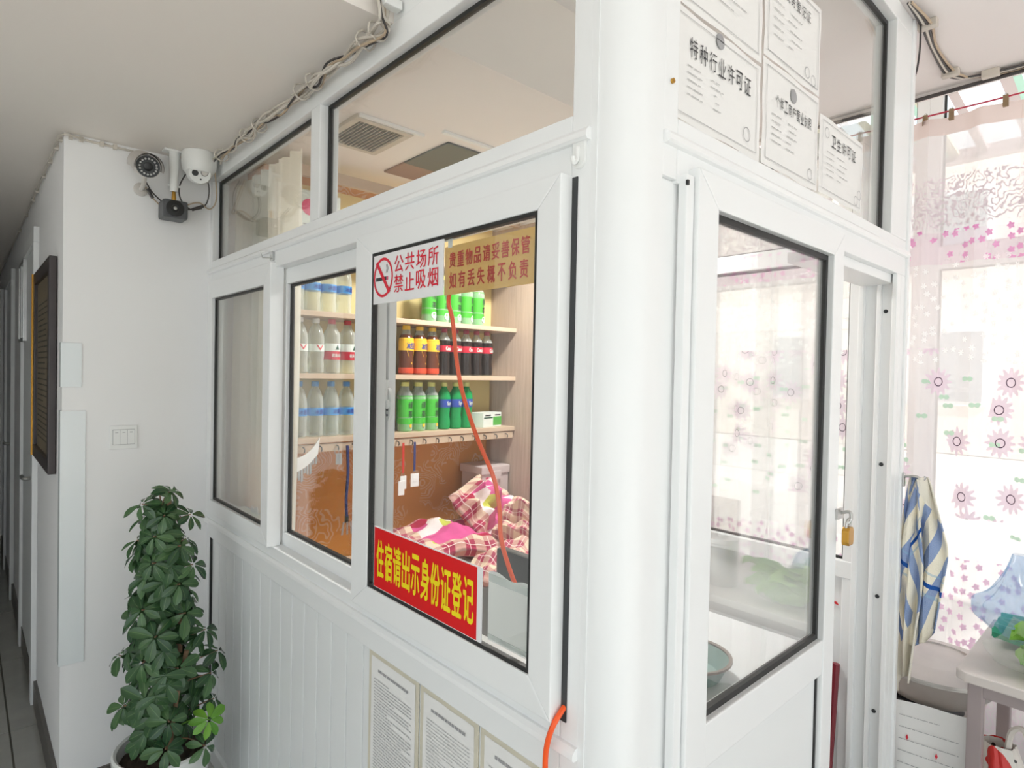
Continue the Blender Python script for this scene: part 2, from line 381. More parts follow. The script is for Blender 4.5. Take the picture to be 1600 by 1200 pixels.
# sashes
def sash(name, label, x0, x1, y0, y1, z0, z1, w, gl, dp=.018):
    t_ = thing(name, label, 'window', ((x0 + x1) / 2, (y0 + y1) / 2, z0), kind='structure')
    U = mitre_frame(t_, 'x', x0, x1, y0, y1, z0, z1, *w)
    pane_with_gasket(t_, 'x', x0 + dp, *U, mat=gl)
    return t_
w1 = sash('window_1', 'left fixed window sash with cream curtain behind', .712, .756, 1.913, 2.558, .988, 1.886, (.058, .05, .052, .068), 'glass')
w2 = sash('window_2', 'recessed sliding sash showing water bottles', .764, .785, 1.283, 1.945, .972, 1.872, (.07, .034, .056, .05), 'glass')
w3 = sash('window_3', 'large proud sash carrying the notices', .70, .744, .663, 1.335, .99, 1.871, (.052, .075, .058, .05), 'glass', .009)
obj('side_rib', MB().box(.744, .752, .664, .672, .992, 1.87), 'upvc', w3)
# lock on the recessed sash
lk = thing('window_lock', 'white crescent latch on the inner window stile', 'lock', (.755, 1.286, 1.44), 0)
obj('base_plate', MB().prism([(1.272 + .014 * math.cos(a), 1.47 + .04 * math.sin(a)) for a in [2 * PI * i / 20 for i in range(20)]], .756, .764, 'yz'), 'whiteplastic', lk, bev=.001)
obj('lever', MB().tube([(.752, 1.272, 1.474), (.748, 1.27, 1.50), (.75, 1.268, 1.53)], .006), 'whiteplastic', lk, smooth=True)
obj('pivot', MB().lathe([(.012, 0), (.012, .006), (.006, .01)], (.756, 1.272, 1.472), 14, 'x'), 'whiteplastic', lk, smooth=True)
for z in (1.458, 1.445): obj('screw', MB().lathe([(.003, 0), (.003, .002)], (.756, 1.272, z), 8, 'x'), 'dark', lk)
obj('catch', MB().box(.757, .764, 1.30, 1.315, 1.462, 1.474), 'whiteplastic', lk, bev=.001)

# ================================================================== DOOR WALL y = YF
dw = thing('wall_doorway', 'white framed booth wall with licences on its upper pane', 'wall', (1.45, YF, 0), kind='structure')
G = lambda name, *b, **k: obj(name, MB().box(*b), k.get('mat', 'upvc'), dw, bev=k.get('bev', 0.003))
G('stile', .816, .857, YF, .613, 1.87, 2.575); G('stile', .816, .88, YF + .008, .613, 0, 1.87); G('header', .816, 2.09, YF, .613, 2.575, ZU - .001)
G('middle_rail', .857, 2.09, YF, .613, 1.866, 1.97)
G('stile', 1.948, 2.09, YF, .613, 1.97, 2.575)
obj('bead', MB().prism([(YF - .013, ZB + .004), (YF - .009, ZB), (YF + .004, ZB), (YF + .004, ZB + .02), (YF - .006, ZB + .02), (YF - .012, ZB + .013)], .817, 2.09, 'yz'), 'bead', dw)
G('jamb', 2.05, 2.09, YF, .66, 0, 1.866); G('jamb_stop', 2.015, 2.05, YF, .566, 0, 1.866); G('jamb_rib', 2.035, 2.05, .60, .612, 0, 1.866); G('jamb_rib', 2.03, 2.05, .645, .66, 0, 1.866)
G('door_track', 1.52, 2.05, .57, .66, 1.84, 1.866)
G('post', 2.09, 2.112, YF - .006, .66, 0, ZU - .002)
for z in (1.76, 1.30, .90, .55): obj('screw', MB().lathe([(.006, 0), (.006, .002)], (2.0495, .59, z), 10, 'x'), 'dark', dw)
pane_with_gasket(dw, 'y', YF + .03, .857, 1.948, 1.97, 2.575, .012)
obj('screw', MB().lathe([(.004, 0), (.004, .004)], (.836, YF, 2.022), 10, 'y'), 'brass', dw)
# door leaf
d1 = thing('door_1', 'white booth door leaf with tall glass and gold padlock', 'door', (1.21, .545, 0), kind='structure')
y0, y1 = .532, .572
U = mitre_frame(d1, 'y', y0, y1, .891, 1.537, .02, 1.895, .066, .060, .09, .058)
obj('middle_rail', MB().box(U[0], U[1], y0 + .002, y1, .868, .948), 'upvc', d1, bev=.003)
pane_with_gasket(d1, 'y', y0 + .02, U[0], U[1], .948, U[3], .012, mat='doorglass')
obj('lower_panel', MB().box(U[0], U[1] - .006, y0 + .016, y1 - .01, U[2], .868), 'wpanel', d1)
obj('panel_seal', MB().box(U[1] - .006, U[1], y0 + .012, y1 - .01, U[2], .868), 'gasket', d1)
obj('side_channel', MB().box(.866, .889, .54, .556, .02, 1.88), 'upvc', d1, bev=.002)
obj('stop', MB().box(.8635, .8685, .5365, .5405, 1.861, 1.869), 'black', d1)
# hasp and padlock
ha = thing('padlock', 'small brass padlock hanging on a chrome hasp of the booth door', 'padlock', (1.545, .52, 1.15))
obj('hasp', MB().box(1.525, 1.56, .526, .532, 1.222, 1.246).tube([(1.545, .53, 1.235), (1.552, .51, 1.24), (1.556, .508, 1.225), (1.552, .512, 1.213)], .004), 'chrome', ha, smooth=True)
obj('shackle', MB().tube([(1.538, .512, 1.20), (1.538, .511, 1.214), (1.547, .510, 1.224), (1.556, .51, 1.214), (1.556, .512, 1.20)], .003), 'chrome', ha, smooth=True)
obj('body', MB().prism([(1.533, 1.163), (1.561, 1.163), (1.564, 1.17), (1.564, 1.197), (1.558, 1.205), (1.536, 1.205), (1.53, 1.197), (1.53, 1.17)], .503, .519, 'xz'), 'brass', ha, bev=.002)

# ================================================================== INNER RIGHT WALL of booth
iw = thing('wall_booth_right', 'white framed glazed partition on the far side of the booth', 'wall', (2.07, 1.5, 0), kind='structure')
K = lambda name, *b, **k: obj(name, MB().box(*b), k.get('mat', 'upvc'), iw, bev=.003)
K('header', 2.045, 2.10, .66, 2.42, 2.28, 2.349); K('middle_rail', 2.045, 2.10, .66, 2.42, 1.93, 1.99); K('lower_rail', 2.045, 2.10, .66, 2.42, .93, .985)
for a in (.66, 1.22, 1.80): K('stile', 2.047, 2.098, a, a + .03, 0, 2.28)
for a, b in ((.69, 1.22), (1.25, 1.80)):
    pane_with_gasket(iw, 'x', 2.07, a, b, .985, 1.93); pane_with_gasket(iw, 'x', 2.07, a, b, 1.99, 2.28)
    K('lower_panel', 2.06, 2.075, a, b, 0, .93, mat='wpanel')
K('wood_panel', 2.03, 2.09, 1.83, 2.42, .0, 2.28, mat='wood')
M['redtape'] = plain('red_tape', RGB(205, 35, 45), 0.5)
single('tape_scrap', MB().prism([(.652, .825), (.69, .828), (.684, .856), (.648, .852)], 2.055, 2.0585, 'yz'), 'redtape', 'red tape scrap on white panel beside the door jamb', 'tape')
single('tape_scrap', MB().prism([(.70, .838), (.735, .845), (.738, .856), (.72, .85), (.705, .846)], 2.055, 2.0585, 'yz'), 'redtape', 'ragged red tape scrap on white panel behind the door edge', 'tape')
bm_ = thing('broom', 'dark red broom handle standing inside the doorway', 'broom', (1.99, .70, 0))
M['darkred'] = plain('dark_red_plastic', RGB(120, 25, 40), .4)
obj('handle', MB().tube([(1.99, .705, .1), (2.02, .70, .40), (2.035, .695, .66)], .011), 'darkred', bm_, smooth=True)
obj('bristles', MB().prism([(1.93, .01), (2.03, .01), (2.01, .13), (1.96, .13)], .66, .75, 'xz'), 'darkred', bm_, bev=.01)

# ================================================================== SHELF UNIT IN THE BOOTH
YS0, YS1 = 2.20, 2.40
su = thing('shelf_unit', 'wooden wall shelf unit with cream back holding the bottles', 'shelf', (1.46, 2.3, 1.26))
obj('back_panel', MB().box(.88, 2.03, 2.40, 2.417, 1.27, 2.30), 'cream', su)
for z in (1.29, 1.537, 1.775, 2.04): obj('shelf_board', MB().box(.88, 2.028, YS0, 2.40, z - .02, z), 'woodedge', su, bev=.0015)
obj('side_panel', MB().box(.862, .88, YS0, 2.417, 1.26, 2.30), 'wood', su)
obj('divider', MB().box(1.392, 1.41, 2.33, 2.40, 1.29, 2.02), 'wood', su)
obj('crown_board', MB().box(.862, 2.03, 2.19, 2.21, 2.27, 2.31), 'woodedge', su)
hr = thing('hook_rail', 'pale hook rail under the lowest shelf', 'hook rail', (1.45, 2.21, 1.24))
obj('strip', MB().box(.885, 2.02, 2.205, 2.215, 1.235, 1.266), 'woodedge', hr)
for i in range(16):
    x = .95 + i * .068
    obj('hook', MB().tube([(x, 2.206, 1.258), (x, 2.19, 1.255), (x, 2.186, 1.246), (x, 2.19, 1.24)], .0025, 6), 'dark', hr)

# ---- added booth fill: invented round lamp, out of view, to brighten the booth
lp = thing('added_fill_lamp', 'added round fill lamp on the low booth ceiling, out of view', 'lamp', (1.70, 1.66, 2.27))
obj('base', MB().lathe([(.15, 2.325), (.155, 2.335), (.155, 2.3515)], (1.70, 1.66, 0), 36), 'whiteplastic', lp, smooth=True)
t = NT('fill_diffuser'); em = t.n('ShaderNodeEmission'); em.inputs[0].default_value = (1, .97, .92, 1); em.inputs[1].default_value = 3.0; M['fillglow'] = t.done(em.outputs[0])  # glowing face of the added fill lamp
obj('diffuser', MB().lathe([(.03, 2.283), (.09, 2.288), (.13, 2.302), (.145, 2.325)], (1.70, 1.66, 0), 36), 'fillglow', lp, smooth=True)
al_ = bpy.data.lights.new('fill_light', 'AREA'); al_.shape = 'DISK'; al_.size = .28; al_.energy = FILL_W; al_.color = (1, .985, .96)
ao = bpy.data.objects.new('fill_light', al_); COL.objects.link(ao); ao.location = (1.70, 1.66, 2.278)
# ---- bottles
def bottle_mat(name, col, alpha, rough=.1):
    t = NT(name); tr = t.n('ShaderNodeBsdfTransparent'); tr.inputs[0].default_value = col
    b = t.bsdf(col, rough); lw = t.n('ShaderNodeLayerWeight'); lw.inputs[0].default_value = .35
    nz = t.noise(t.obj(), 30, 2)
    return t.done(t.shader_mix(t.math('MINIMUM', t.add(t.add(alpha, t.mul(lw.outputs['Facing'], .5)), t.mul(nz, .05)), 1.0), tr.outputs[0], b))
M['pet'] = bottle_mat('clear_bottle_plastic', (.88, .92, .88, 1), .16)
M['petgreen'] = bottle_mat('green_bottle_plastic', RGB(20, 175, 95), .55)
M['cola'] = plain('cola_drink', RGB(30, 16, 14), .12)
M['tea'] = plain('brown_tea_drink', RGB(92, 44, 22), .15)
for n_, c_ in dict(capblue=(70, 140, 205), capred=(200, 40, 55), capwhite=(235, 235, 232), capyellow=(245, 200, 40), capcream=(225, 225, 130), capdarkred=(165, 40, 70),
                   lblue=(70, 150, 215), lred=(190, 30, 55), lwhite=(225, 232, 225), lyellow=(240, 190, 50), lgreen=(70, 185, 55), lnavy=(45, 70, 160), lorange=(200, 70, 40), pgreen=(70, 170, 50), darkgreen=(15, 80, 60)).items():
    M[n_] = plain('print_' + n_, RGB(*c_), .35, var=.04)
PROF = {'water': [(.026, 0), (.031, .004), (.032, .03), (.030, .05), (.032, .07), (.032, .125), (.030, .15), (.022, .178), (.013, .19), (.0125, .198)],
        'cola': [(.024, 0), (.029, .005), (.030, .035), (.026, .065), (.029, .095), (.0305, .12), (.0305, .145), (.026, .168), (.014, .187), (.0125, .198)],
        'square': [(.029, 0), (.033, .004), (.033, .06), (.031, .085), (.033, .105), (.033, .15), (.030, .163), (.018, .182), (.0165, .196)]}
def bottle(name, prof, body, cap, labels, cr=.0145, letters=None, lower=None):
    """body, cap and wrapped labels; labels = [(z0, z1, mat)]"""
    t_ = thing(name, 'bottle', 'bottle')
    pf = PROF[prof]
    def rad(z):
        for (r0, z0), (r1, z1) in zip(pf, pf[1:]):
            if z0 <= z <= z1: return r0 + (r1 - r0) * (z - z0) / max(1e-6, z1 - z0)
        return pf[-1][0]
    if lower:   # drink inside, up to a fill line
        obj('body', MB().lathe([p for p in pf if p[1] >= lower[1]] if False else pf, n=18, cap=False), body, t_, smooth=True, local=True)
        zz = [0.003] + [z for _, z in pf if .003 < z < lower[1]] + [lower[1]]
        obj('drink', MB().lathe([(rad(z) + .0003, z) for z in zz], n=18), lower[0], t_, smooth=True, local=True)
    else:
        obj('body', MB().lathe(pf, n=18), body, t_, smooth=True, local=True)
    obj('cap', MB().lathe([(cr, .196), (cr, .213), (cr - .002, .215)], n=16), cap, t_, smooth=True, local=True)
    lo = None
    for i, (a, b, m) in enumerate(labels):
        ks = [a + (b - a) * k / 4 for k in range(5)]
        lo = obj('label', MB().lathe([(rad(k) + .0007 + .0002 * i, k) for k in ks], n=18, cap=False), m, t_, smooth=True, local=True)
    for (txt, zc, h, span, m) in (letters or []):
        R_ = rad(zc) + .0018
        lettering(txt, lambda u, v: (R_ * math.sin((u - .5) * span), -R_ * math.cos((u - .5) * span), zc + (v - .5) * h), m, t_, .015, local=True)
    return t_
ORD = ['first', 'second', 'third', 'fourth', 'fifth', 'sixth']
def line_up(proto, spots, group, labels, y=2.268, z=1.29):
    for i, sp in enumerate(spots):
        o = proto if i == 0 else copy_tree(proto)
        x, yy = sp if isinstance(sp, tuple) else (sp, y)
        o.location = (x, yy, z + .0005); o.rotation_euler.z = math.atan2(-x, yy) * .75 * -1 + random.uniform(-.25, .25)
        o['label'] = labels[i]; o['group'] = group
waterL = [(.082, .112, 'lblue')]
wl = bottle('water_bottle', 'water', 'pet', 'capblue', waterL, letters=[('冰露', .097, .018, 1.1, 'lnavy')])
line_up(wl, [.958, 1.024, 1.09, 1.156, 1.222, (1.124, 2.338)], 'blue label water bottles on the lowest shelf',
        ['blue-capped water bottle, %s from the left on the lowest shelf' % k for k in ORD[:5]] + ['blue-capped water bottle half hidden in the second row of lowest shelf'])
wt = bottle('water_bottle', 'water', 'pet', 'capblue', waterL, letters=[('冰露', .097, .018, 1.1, 'lnavy')])
line_up(wt, [.94, 1.006, 1.072, 1.138], 'blue label water bottles on the top shelf',
        ['blue label water bottle, %s from the left on the top shelf' % k for k in ORD[:4]], z=1.775)
wc = bottle('water_bottle', 'water', 'pet', 'capwhite', [(.085, .112, 'lwhite')], letters=[('V', .1, .02, .9, 'redink')])
line_up(wc, [.958, 1.024], 'white capped water bottles', ['white-capped water bottle leftmost on the middle shelf', 'white-capped water bottle next to the red-capped ones, middle shelf'], z=1.537)
wn = bottle('water_bottle', 'square', 'pet', 'capred', [(.055, .088, 'lred'), (.088, .118, 'lwhite')], letters=[('农夫山泉', .072, .014, 1.4, 'lwhite'), ('▲', .104, .018, .5, 'darkgreen')])
line_up(wn, [1.09, 1.158, 1.225], 'red capped water bottles', ['red-capped water bottle, %s of three on the middle shelf' % k for k in ORD[:3]], z=1.537)
it = bottle('tea_bottle', 'square', 'pet', 'capyellow', [(.0, .03, 'lorange'), (.105, .16, 'lyellow')], .0175, lower=('tea', .175), letters=[('冰红茶', .125, .03, 1.5, 'lnavy'), ('▼', .075, .06, 1.5, 'lyellow')])
line_up(it, [1.437, 1.505, 1.573], 'yellow label iced tea bottles', ['yellow-capped iced tea bottle, %s from the left on the middle shelf' % k for k in ORD[:3]], z=1.537)
ck = bottle('cola_bottle', 'cola', 'pet', 'capdarkred', [(.108, .137, 'lred')], lower=('cola', .16), letters=[('Coca-Cola', .1225, .018, 1.7, 'lwhite')])
line_up(ck, [1.640, 1.7035, 1.767, 1.8305, 1.894, (1.62, 2.34)], 'cola bottles on the middle shelf', ['dark cola bottle with red label, %s from the left' % k for k in ORD[:5]] + ['dark cola bottle hidden behind the iced tea and cola row'], z=1.537)
gt_ = bottle('green_tea_bottle', 'square', 'pet', 'capcream', [(.0, .155, 'lgreen')], .0175, letters=[('绿', .115, .03, .75, 'ink'), ('茶', .075, .03, .75, 'ink'), ('●', .025, .016, .4, 'lyellow')])
line_up(gt_, [1.437, 1.505, 1.573, (1.475, 2.34), (1.545, 2.34)], 'green tea bottles on the lowest shelf', ['cream-capped green tea bottle, %s in the front row' % k for k in ORD[:3]] + ['green tea bottle behind the first gap of the front row', 'green tea bottle behind the second gap of the front row'])
sp = bottle('soda_bottle', 'cola', 'petgreen', 'capcream', [(.1, .137, 'lnavy')], letters=[('Sprite', .117, .022, 1.3, 'lwhite')])
line_up(sp, [1.645, 1.71, 1.775, (1.62, 2.34)], 'green soda bottles', ['green soda bottle with blue label, %s from the left' % k for k in ORD[:3]] + ['green soda bottle in the back row behind the tea'])
gp = bottle('green_tea_bottle', 'square', 'pet', 'capcream', [(.0, .16, 'pgreen')], .0175, letters=[('绿', .115, .03, .75, 'ink'), ('茶', .075, .03, .75, 'ink'), ('●', .03, .03, .9, 'lwhite')])
line_up(gp, [1.552, 1.622, 1.692, 1.762, 1.832], 'green tea bottles on the top shelf', ['green tea bottle, %s from the left on the top shelf' % k for k in ORD[:5]], z=1.775)
# small carton
gb = thing('carton', 'small white and green carton at the end of the lowest shelf', 'box', (1.90, 2.27, 1.29), .25)
obj('box', MB().box(-.075, .075, -.04, .04, .0005, .07), 'lwhite', gb, local=True, bev=.001)
obj('green_band', MB().box(.005, .0755, -.0405, .0405, .008, .05), 'pgreen', gb, local=True)
obj('dark_stripe', MB().box(-.07, -.0, -.041, -.039, .044, .049), 'darkgreen', gb, local=True)
obj('print', MB().box(-.06, -.015, -.041, -.039, .055, .061).box(.02, .065, -.041, -.039, .055, .061), 'ink', gb, local=True)
# top of shelf: bag and boxes
M['bagcloth'] = plain('cream_cloth_bag', RGB(222, 212, 190), .8, var=.12, scale=20, bump=.3)
def lump(cx, cy, cz, a, b, c, seed, n=22, m=16, e=.6):
    """soft, creased superellipsoid"""
    rnd = random.Random(seed); ph = [rnd.uniform(0, 6) for _ in range(8)]
    sg = lambda x, p: math.copysign(abs(x) ** p, x)
    def fn(u, v):
        th = 2 * PI * u; la = PI * (v - .5) * .999
        x = sg(math.cos(la), e) * sg(math.cos(th), e); y = sg(math.cos(la), e) * sg(math.sin(th), e); z = sg(math.sin(la), e)
        k = 1 + .05 * math.sin(5 * th + ph[0] + 3 * la) + .04 * math.sin(9 * th + ph[1] - 4 * la) + .03 * math.sin(7 * la + ph[2])
        return (cx + a * x * k, cy + b * y * k, cz + c * z * k)
    return MB().grid(n, m, fn)
bg_ = single('cloth_bag', lump(.906, 2.245, 2.15, .022, .042, .104, 3, e=.5), 'bagcloth', 'crumpled cream bag on top of the shelf by the window', 'bag', smooth=True)
bx_ = thing('carton', 'white carton with a pink round label above the shelf', 'box', (.955, 2.28, 2.04))
obj('box', MB().box(.936, 1.012, 2.22, 2.34, 2.041, 2.228), 'lwhite', bx_, bev=.001)
M['pink'] = plain('pink_print', RGB(226, 96, 130), .5)
obj('round_label', MB().lathe([(.031, 0), (.031, .001)], (.970, 2.2195, 2.165), 24, 'y'), 'pink', bx_)
obj('print', MB().box(.945, .99, 2.2185, 2.2195, 2.098, 2.102).box(.945, .995, 2.2185, 2.2195, 2.088, 2.092), 'greyink', bx_)
bx2 = thing('carton', 'small white carton with a green mark on the top shelf', 'box', (1.06, 2.28, 2.04))
obj('box', MB().box(1.03, 1.095, 2.22, 2.33, 2.041, 2.225), 'lwhite', bx2, bev=.001)
obj('green_mark', MB().box(1.055, 1.09, 2.218, 2.2195, 2.12, 2.15), 'lgreen', bx2)
# ---- hanging keys and tags
M['strapred'] = plain('red_strap', RGB(200, 50, 35), .7); M['strapblue'] = plain('blue_strap', RGB(40, 50, 110), .7)
def key_tag(x, zt, zb, strap, label, wide=.04, twin=False):
    t_ = thing('key_tag', label, 'key tag', (x, 2.188, zb - .06))
    obj('strap', MB().box(x - .005, x + .005, 2.186, 2.188, zb, zt), strap, t_)
    obj('ring', MB().tube([(x + .008 * math.cos(a), 2.187, zb - .006 + .008 * math.sin(a)) for a in [2 * PI * i / 12 for i in range(13)]], .0012, 6), 'chrome', t_)
    obj('card', MB().box(x - wide / 2, x + wide / 2, 2.182, 2.1855, zb - .066, zb - .01), 'whiteplastic', t_, bev=.001)
    obj('card_window', MB().box(x - wide / 4, x + wide / 4, 2.1812, 2.182, zb - .045, zb - .028), 'paper', t_)
    if twin: obj('card', MB().box(x - wide / 2 - .012, x + wide / 2 - .012, 2.178, 2.181, zb - .09, zb - .03), 'whiteplastic', t_, bev=.001)
key_tag(1.38, 1.25, 1.12, 'strapred', 'pair of white key tags hanging on a red strap', .03, True)
key_tag(1.437, 1.25, 1.125, 'strapblue', 'white key tag hanging on a dark blue strap')
ln = thing('lanyard', 'long dark blue lanyard with keys hanging under the shelf', 'lanyard', (1.125, 2.188, .9))
obj('strap', MB().tube([(1.125, 2.19, 1.255), (1.128, 2.187, 1.15), (1.122, 2.187, 1.05), (1.125, 2.187, .975)], .006, 6), 'strapblue', ln)
obj('clip', MB().box(1.118, 1.132, 2.184, 2.19, .95, .98), 'black', ln)
for i, dx in enumerate((-.014, .0, .012)): obj('key', MB().prism([(1.125 + dx - .004, .955), (1.125 + dx + .004, .955), (1.125 + dx * 1.5 + .004, .905), (1.125 + dx * 1.5 - .004, .905)], 2.182 - i * .002, 2.1835 - i * .002, 'xz'), 'chrome', ln)
kr = thing('key_ring', 'bunch of small steel keys hanging beside the lanyard', 'keys', (1.08, 2.188, 1.19))
obj('ring', MB().tube([(1.08 + .009 * math.cos(a), 2.187, 1.235 + .012 * math.sin(a)) for a in [2 * PI * i / 12 for i in range(13)]], .0014, 6), 'chrome', kr)
for i in range(4): obj('key', MB().prism([(1.074 + i * .005, 1.228), (1.08 + i * .005, 1.228), (1.079 + i * .006, 1.185), (1.073 + i * .006, 1.185)], 2.182 - i * .0015, 2.183 - i * .0015, 'xz'), 'chrome', kr)
# white crescent ornament with fringe
cr_ = thing('crescent_ornament', 'white crescent ornament with a silver fringe hanging by the recessed window', 'ornament', (.93, 2.17, 1.17))
pts = []
for i in range(15):
    u = i / 14; pts.append((.875 + .125 * u, 1.222 + .075 * u ** 3))
for i in range(15):
    u = 1 - i / 14; pts.append((.875 + .118 * u, 1.168 + .066 * u ** 2.2))
obj('plate', MB().prism(pts, 2.165, 2.173, 'xz'), 'whiteplastic', cr_, bev=.001)
for i in range(11):
    u = i / 10; x = .878 + .108 * u; z = 1.169 + .064 * u ** 2.2
    obj('pendant', MB().prism([(x - .004, z), (x + .004, z), (x + .005, z - .022 - .012 * (i % 3)), (x - .003, z - .026 - .012 * (i % 3))], 2.167, 2.17, 'xz'), 'chrome', cr_)

# ---- bed and quilts
def plaid(name, a, b, c, sc=11.0, patch=False):
    t = NT(name); u, v, _ = t.sep(t.uv())
    su_ = t.math('FRACT', t.mul(u, sc)); sv = t.math('FRACT', t.mul(v, sc))
    A = t.lt(su_, .5); B = t.lt(sv, .5)
    col = t.mix(t.mul(t.add(A, B), .5), a, b)
    line = t.mx(t.band(su_, .22, .25), t.band(sv, .22, .25))
    col = t.mix(line, col, RGB(240, 225, 220))
    if patch:
        vo = t.n('ShaderNodeTexVoronoi', voronoi_dimensions='2D'); t.set(vo.inputs['Vector'], t.mapv(t.uv(), (1, 1, 1))); vo.inputs['Scale'].default_value = 6
        r, g, bl = t.sep(vo.outputs['Color'])
        pc = t.mix(t.gt(r, .45), RGB(236, 228, 226), RGB(214, 92, 150)); pc = t.mix(t.gt(g, .75), pc, RGB(170, 40, 70)); pc = t.mix(t.gt(bl, .9), pc, RGB(196, 200, 90))
        inside = t.mul(t.band(u, .16, .84), t.band(v, .16, .84))
        col = t.mix(inside, col, pc)
    bmp = t.bump(t.noise(t.uv(), 14, 3), .5, .01)
    return t.done(t.bsdf(col, .85, 0, .2, bmp))
M['plaid'] = plaid('red_plaid_cloth', RGB(226, 206, 180), RGB(168, 60, 88), 0, 6)
M['quilt'] = plaid('patchwork_quilt', RGB(228, 208, 184), RGB(170, 56, 86), 0, 5, True)
bd = thing('bed', 'bed under the shelves with a red plaid sheet', 'bed', (1.45, 1.98, 0))
obj('frame', MB().box(.90, 2.025, 1.52, 2.41, .0, .45), 'wood', bd, bev=.01)
def sheet(x0, x1, y0, y1, z, amp, seed, nu=40, nv=30, drop=.12):
    rnd = random.Random(seed); ph = [rnd.uniform(0, 6) for _ in range(6)]
    def fn(u, v):
        x = x0 + (x1 - x0) * u; y = y0 + (y1 - y0) * v
        h = z + amp * (math.sin(9 * u + 5 * v + ph[0]) + .6 * math.sin(17 * v - 6 * u + ph[1]) + .4 * math.sin(23 * u + ph[2]))
        e = max(0, 1 - v / .06); return (x, y, h - drop * e * e)
    return fn
mb = MB().grid(44, 34, sheet(.90, 2.025, 1.5, 2.41, .74, .008, 4)); obj('mattress', MB().box(.905, 2.02, 1.53, 2.405, .45, .70), 'whiteplastic', bd, bev=.03); obj('plaid_sheet', mb, 'plaid', bd, smooth=True)
def cushion(a, b, h, seed, crease=.02, n=36):
    rnd = random.Random(seed); ph = [rnd.uniform(0, 6) for _ in range(8)]
    mb = MB()
    def shape(sign):
        def fn(u, v):
            x = (u - .5) * 2; y = (v - .5) * 2
            ed = (max(0, 1 - abs(x) ** 3) * max(0, 1 - abs(y) ** 3)) ** .42
            w_ = crease * (math.sin(7 * x + 4 * y + ph[0]) + .7 * math.sin(11 * y - 5 * x + ph[1]) + .5 * math.sin(17 * x + 6 * y + ph[2]))
            pin = 1 - .06 * (abs(x) ** 2 * (1 - abs(y)) + 0)
            return (a * x * (1 - .05 * y * y), b * y * pin, sign * h * ed + w_ * (ed if sign > 0 else .4 * ed) + .012 * math.sin(6 * x + ph[3]))
        return fn
    mb.grid(n, n, shape(1)); mb.grid(n, n, shape(-1)); return mb
def soft(name, label, cat, mb, mat, loc, rot):
    me = mesh(name, mb, smooth=True); bm = bmesh.new(); bm.from_mesh(me); bmesh.ops.remove_doubles(bm, verts=bm.verts, dist=.0008); bm.to_mesh(me); bm.free()
    for p in me.polygons: p.use_smooth = True
    me.materials.append(M[mat]); o = bpy.data.objects.new(name, me); COL.objects.link(o); o.location = loc; o.rotation_euler = rot
    return tag(o, label, cat)
soft('quilt', 'pink and white patchwork quilt with plaid border lying on the bed', 'quilt', cushion(.27, .17, .05, 11, .012), 'quilt', (1.62, 2.12, .822), (.12, .05, -.12))
soft('quilt', 'pink patchwork quilt propped up at the end of the bed', 'quilt', cushion(.17, .17, .06, 23, .03), 'quilt', (1.83, 2.15, .905), (.85, -.25, .35))
soft('pillow', 'red plaid pillow slumped against the right partition', 'pillow', cushion(.12, .17, .075, 5, .025), 'plaid', (1.87, 1.88, .87), (.3, -.75, .2))
soft('pillow', 'flat red plaid pillow at the near side of the bed', 'pillow', cushion(.2, .15, .05, 8, .015), 'plaid', (1.60, 1.68, .805), (.1, .0, .3))
st = thing('storage_box', 'grey white lidded storage box behind the quilts', 'box', (1.935, 2.31, .75))
M['greybox'] = plain('lilac_grey_plastic', RGB(196, 182, 180), .5)
obj('body', MB().box(1.85, 2.02, 2.23, 2.39, .765, 1.06), 'greybox', st, bev=.006); obj('lid', MB().box(1.843, 2.024, 2.222, 2.398, 1.06, 1.10), 'greybox', st, bev=.006)
obj('latch', MB().box(1.91, 1.96, 2.214, 2.224, 1.035, 1.075), 'greybox', st, bev=.002)

bn = thing('bench', 'white bench with a blue edge just inside the booth door', 'bench', (1.75, .98, 0))
M['blueedge'] = plain('blue_edging', RGB(40, 110, 160), .4)
obj('seat', MB().box(1.42, 2.02, .80, 1.15, .66, .70), 'wpanel', bn, bev=.004); obj('blue_edge', MB().box(1.42, 2.02, .792, .80, .664, .697), 'blueedge', bn)
for (x_, y_) in ((1.44, .82), (1.97, .82), (1.44, 1.10), (1.97, 1.10)): obj('leg', MB().box(x_, x_ + .03, y_, y_ + .03, 0, .66), 'wpanel', bn)
bs = thing('basin', 'grey green enamel basin on the bench inside the door', 'basin', (1.54, .92, .70))
M['basin'] = plain('grey_green_enamel', RGB(140, 170, 165), .3); M['basinrim'] = plain('taupe_rim', RGB(140, 128, 118), .4)
obj('bowl', MB().lathe([(.07, .701), (.09, .705), (.115, .755), (.118, .757), (.112, .755), (.085, .712), (.02, .708)], (1.54, .92, 0), 32), 'basin', bs, smooth=True); obj('rim', MB().lathe([(.114, .753), (.122, .756), (.122, .762), (.112, .761), (.114, .753)], (1.54, .92, 0), 32, cap=False), 'basinrim', bs, smooth=True)
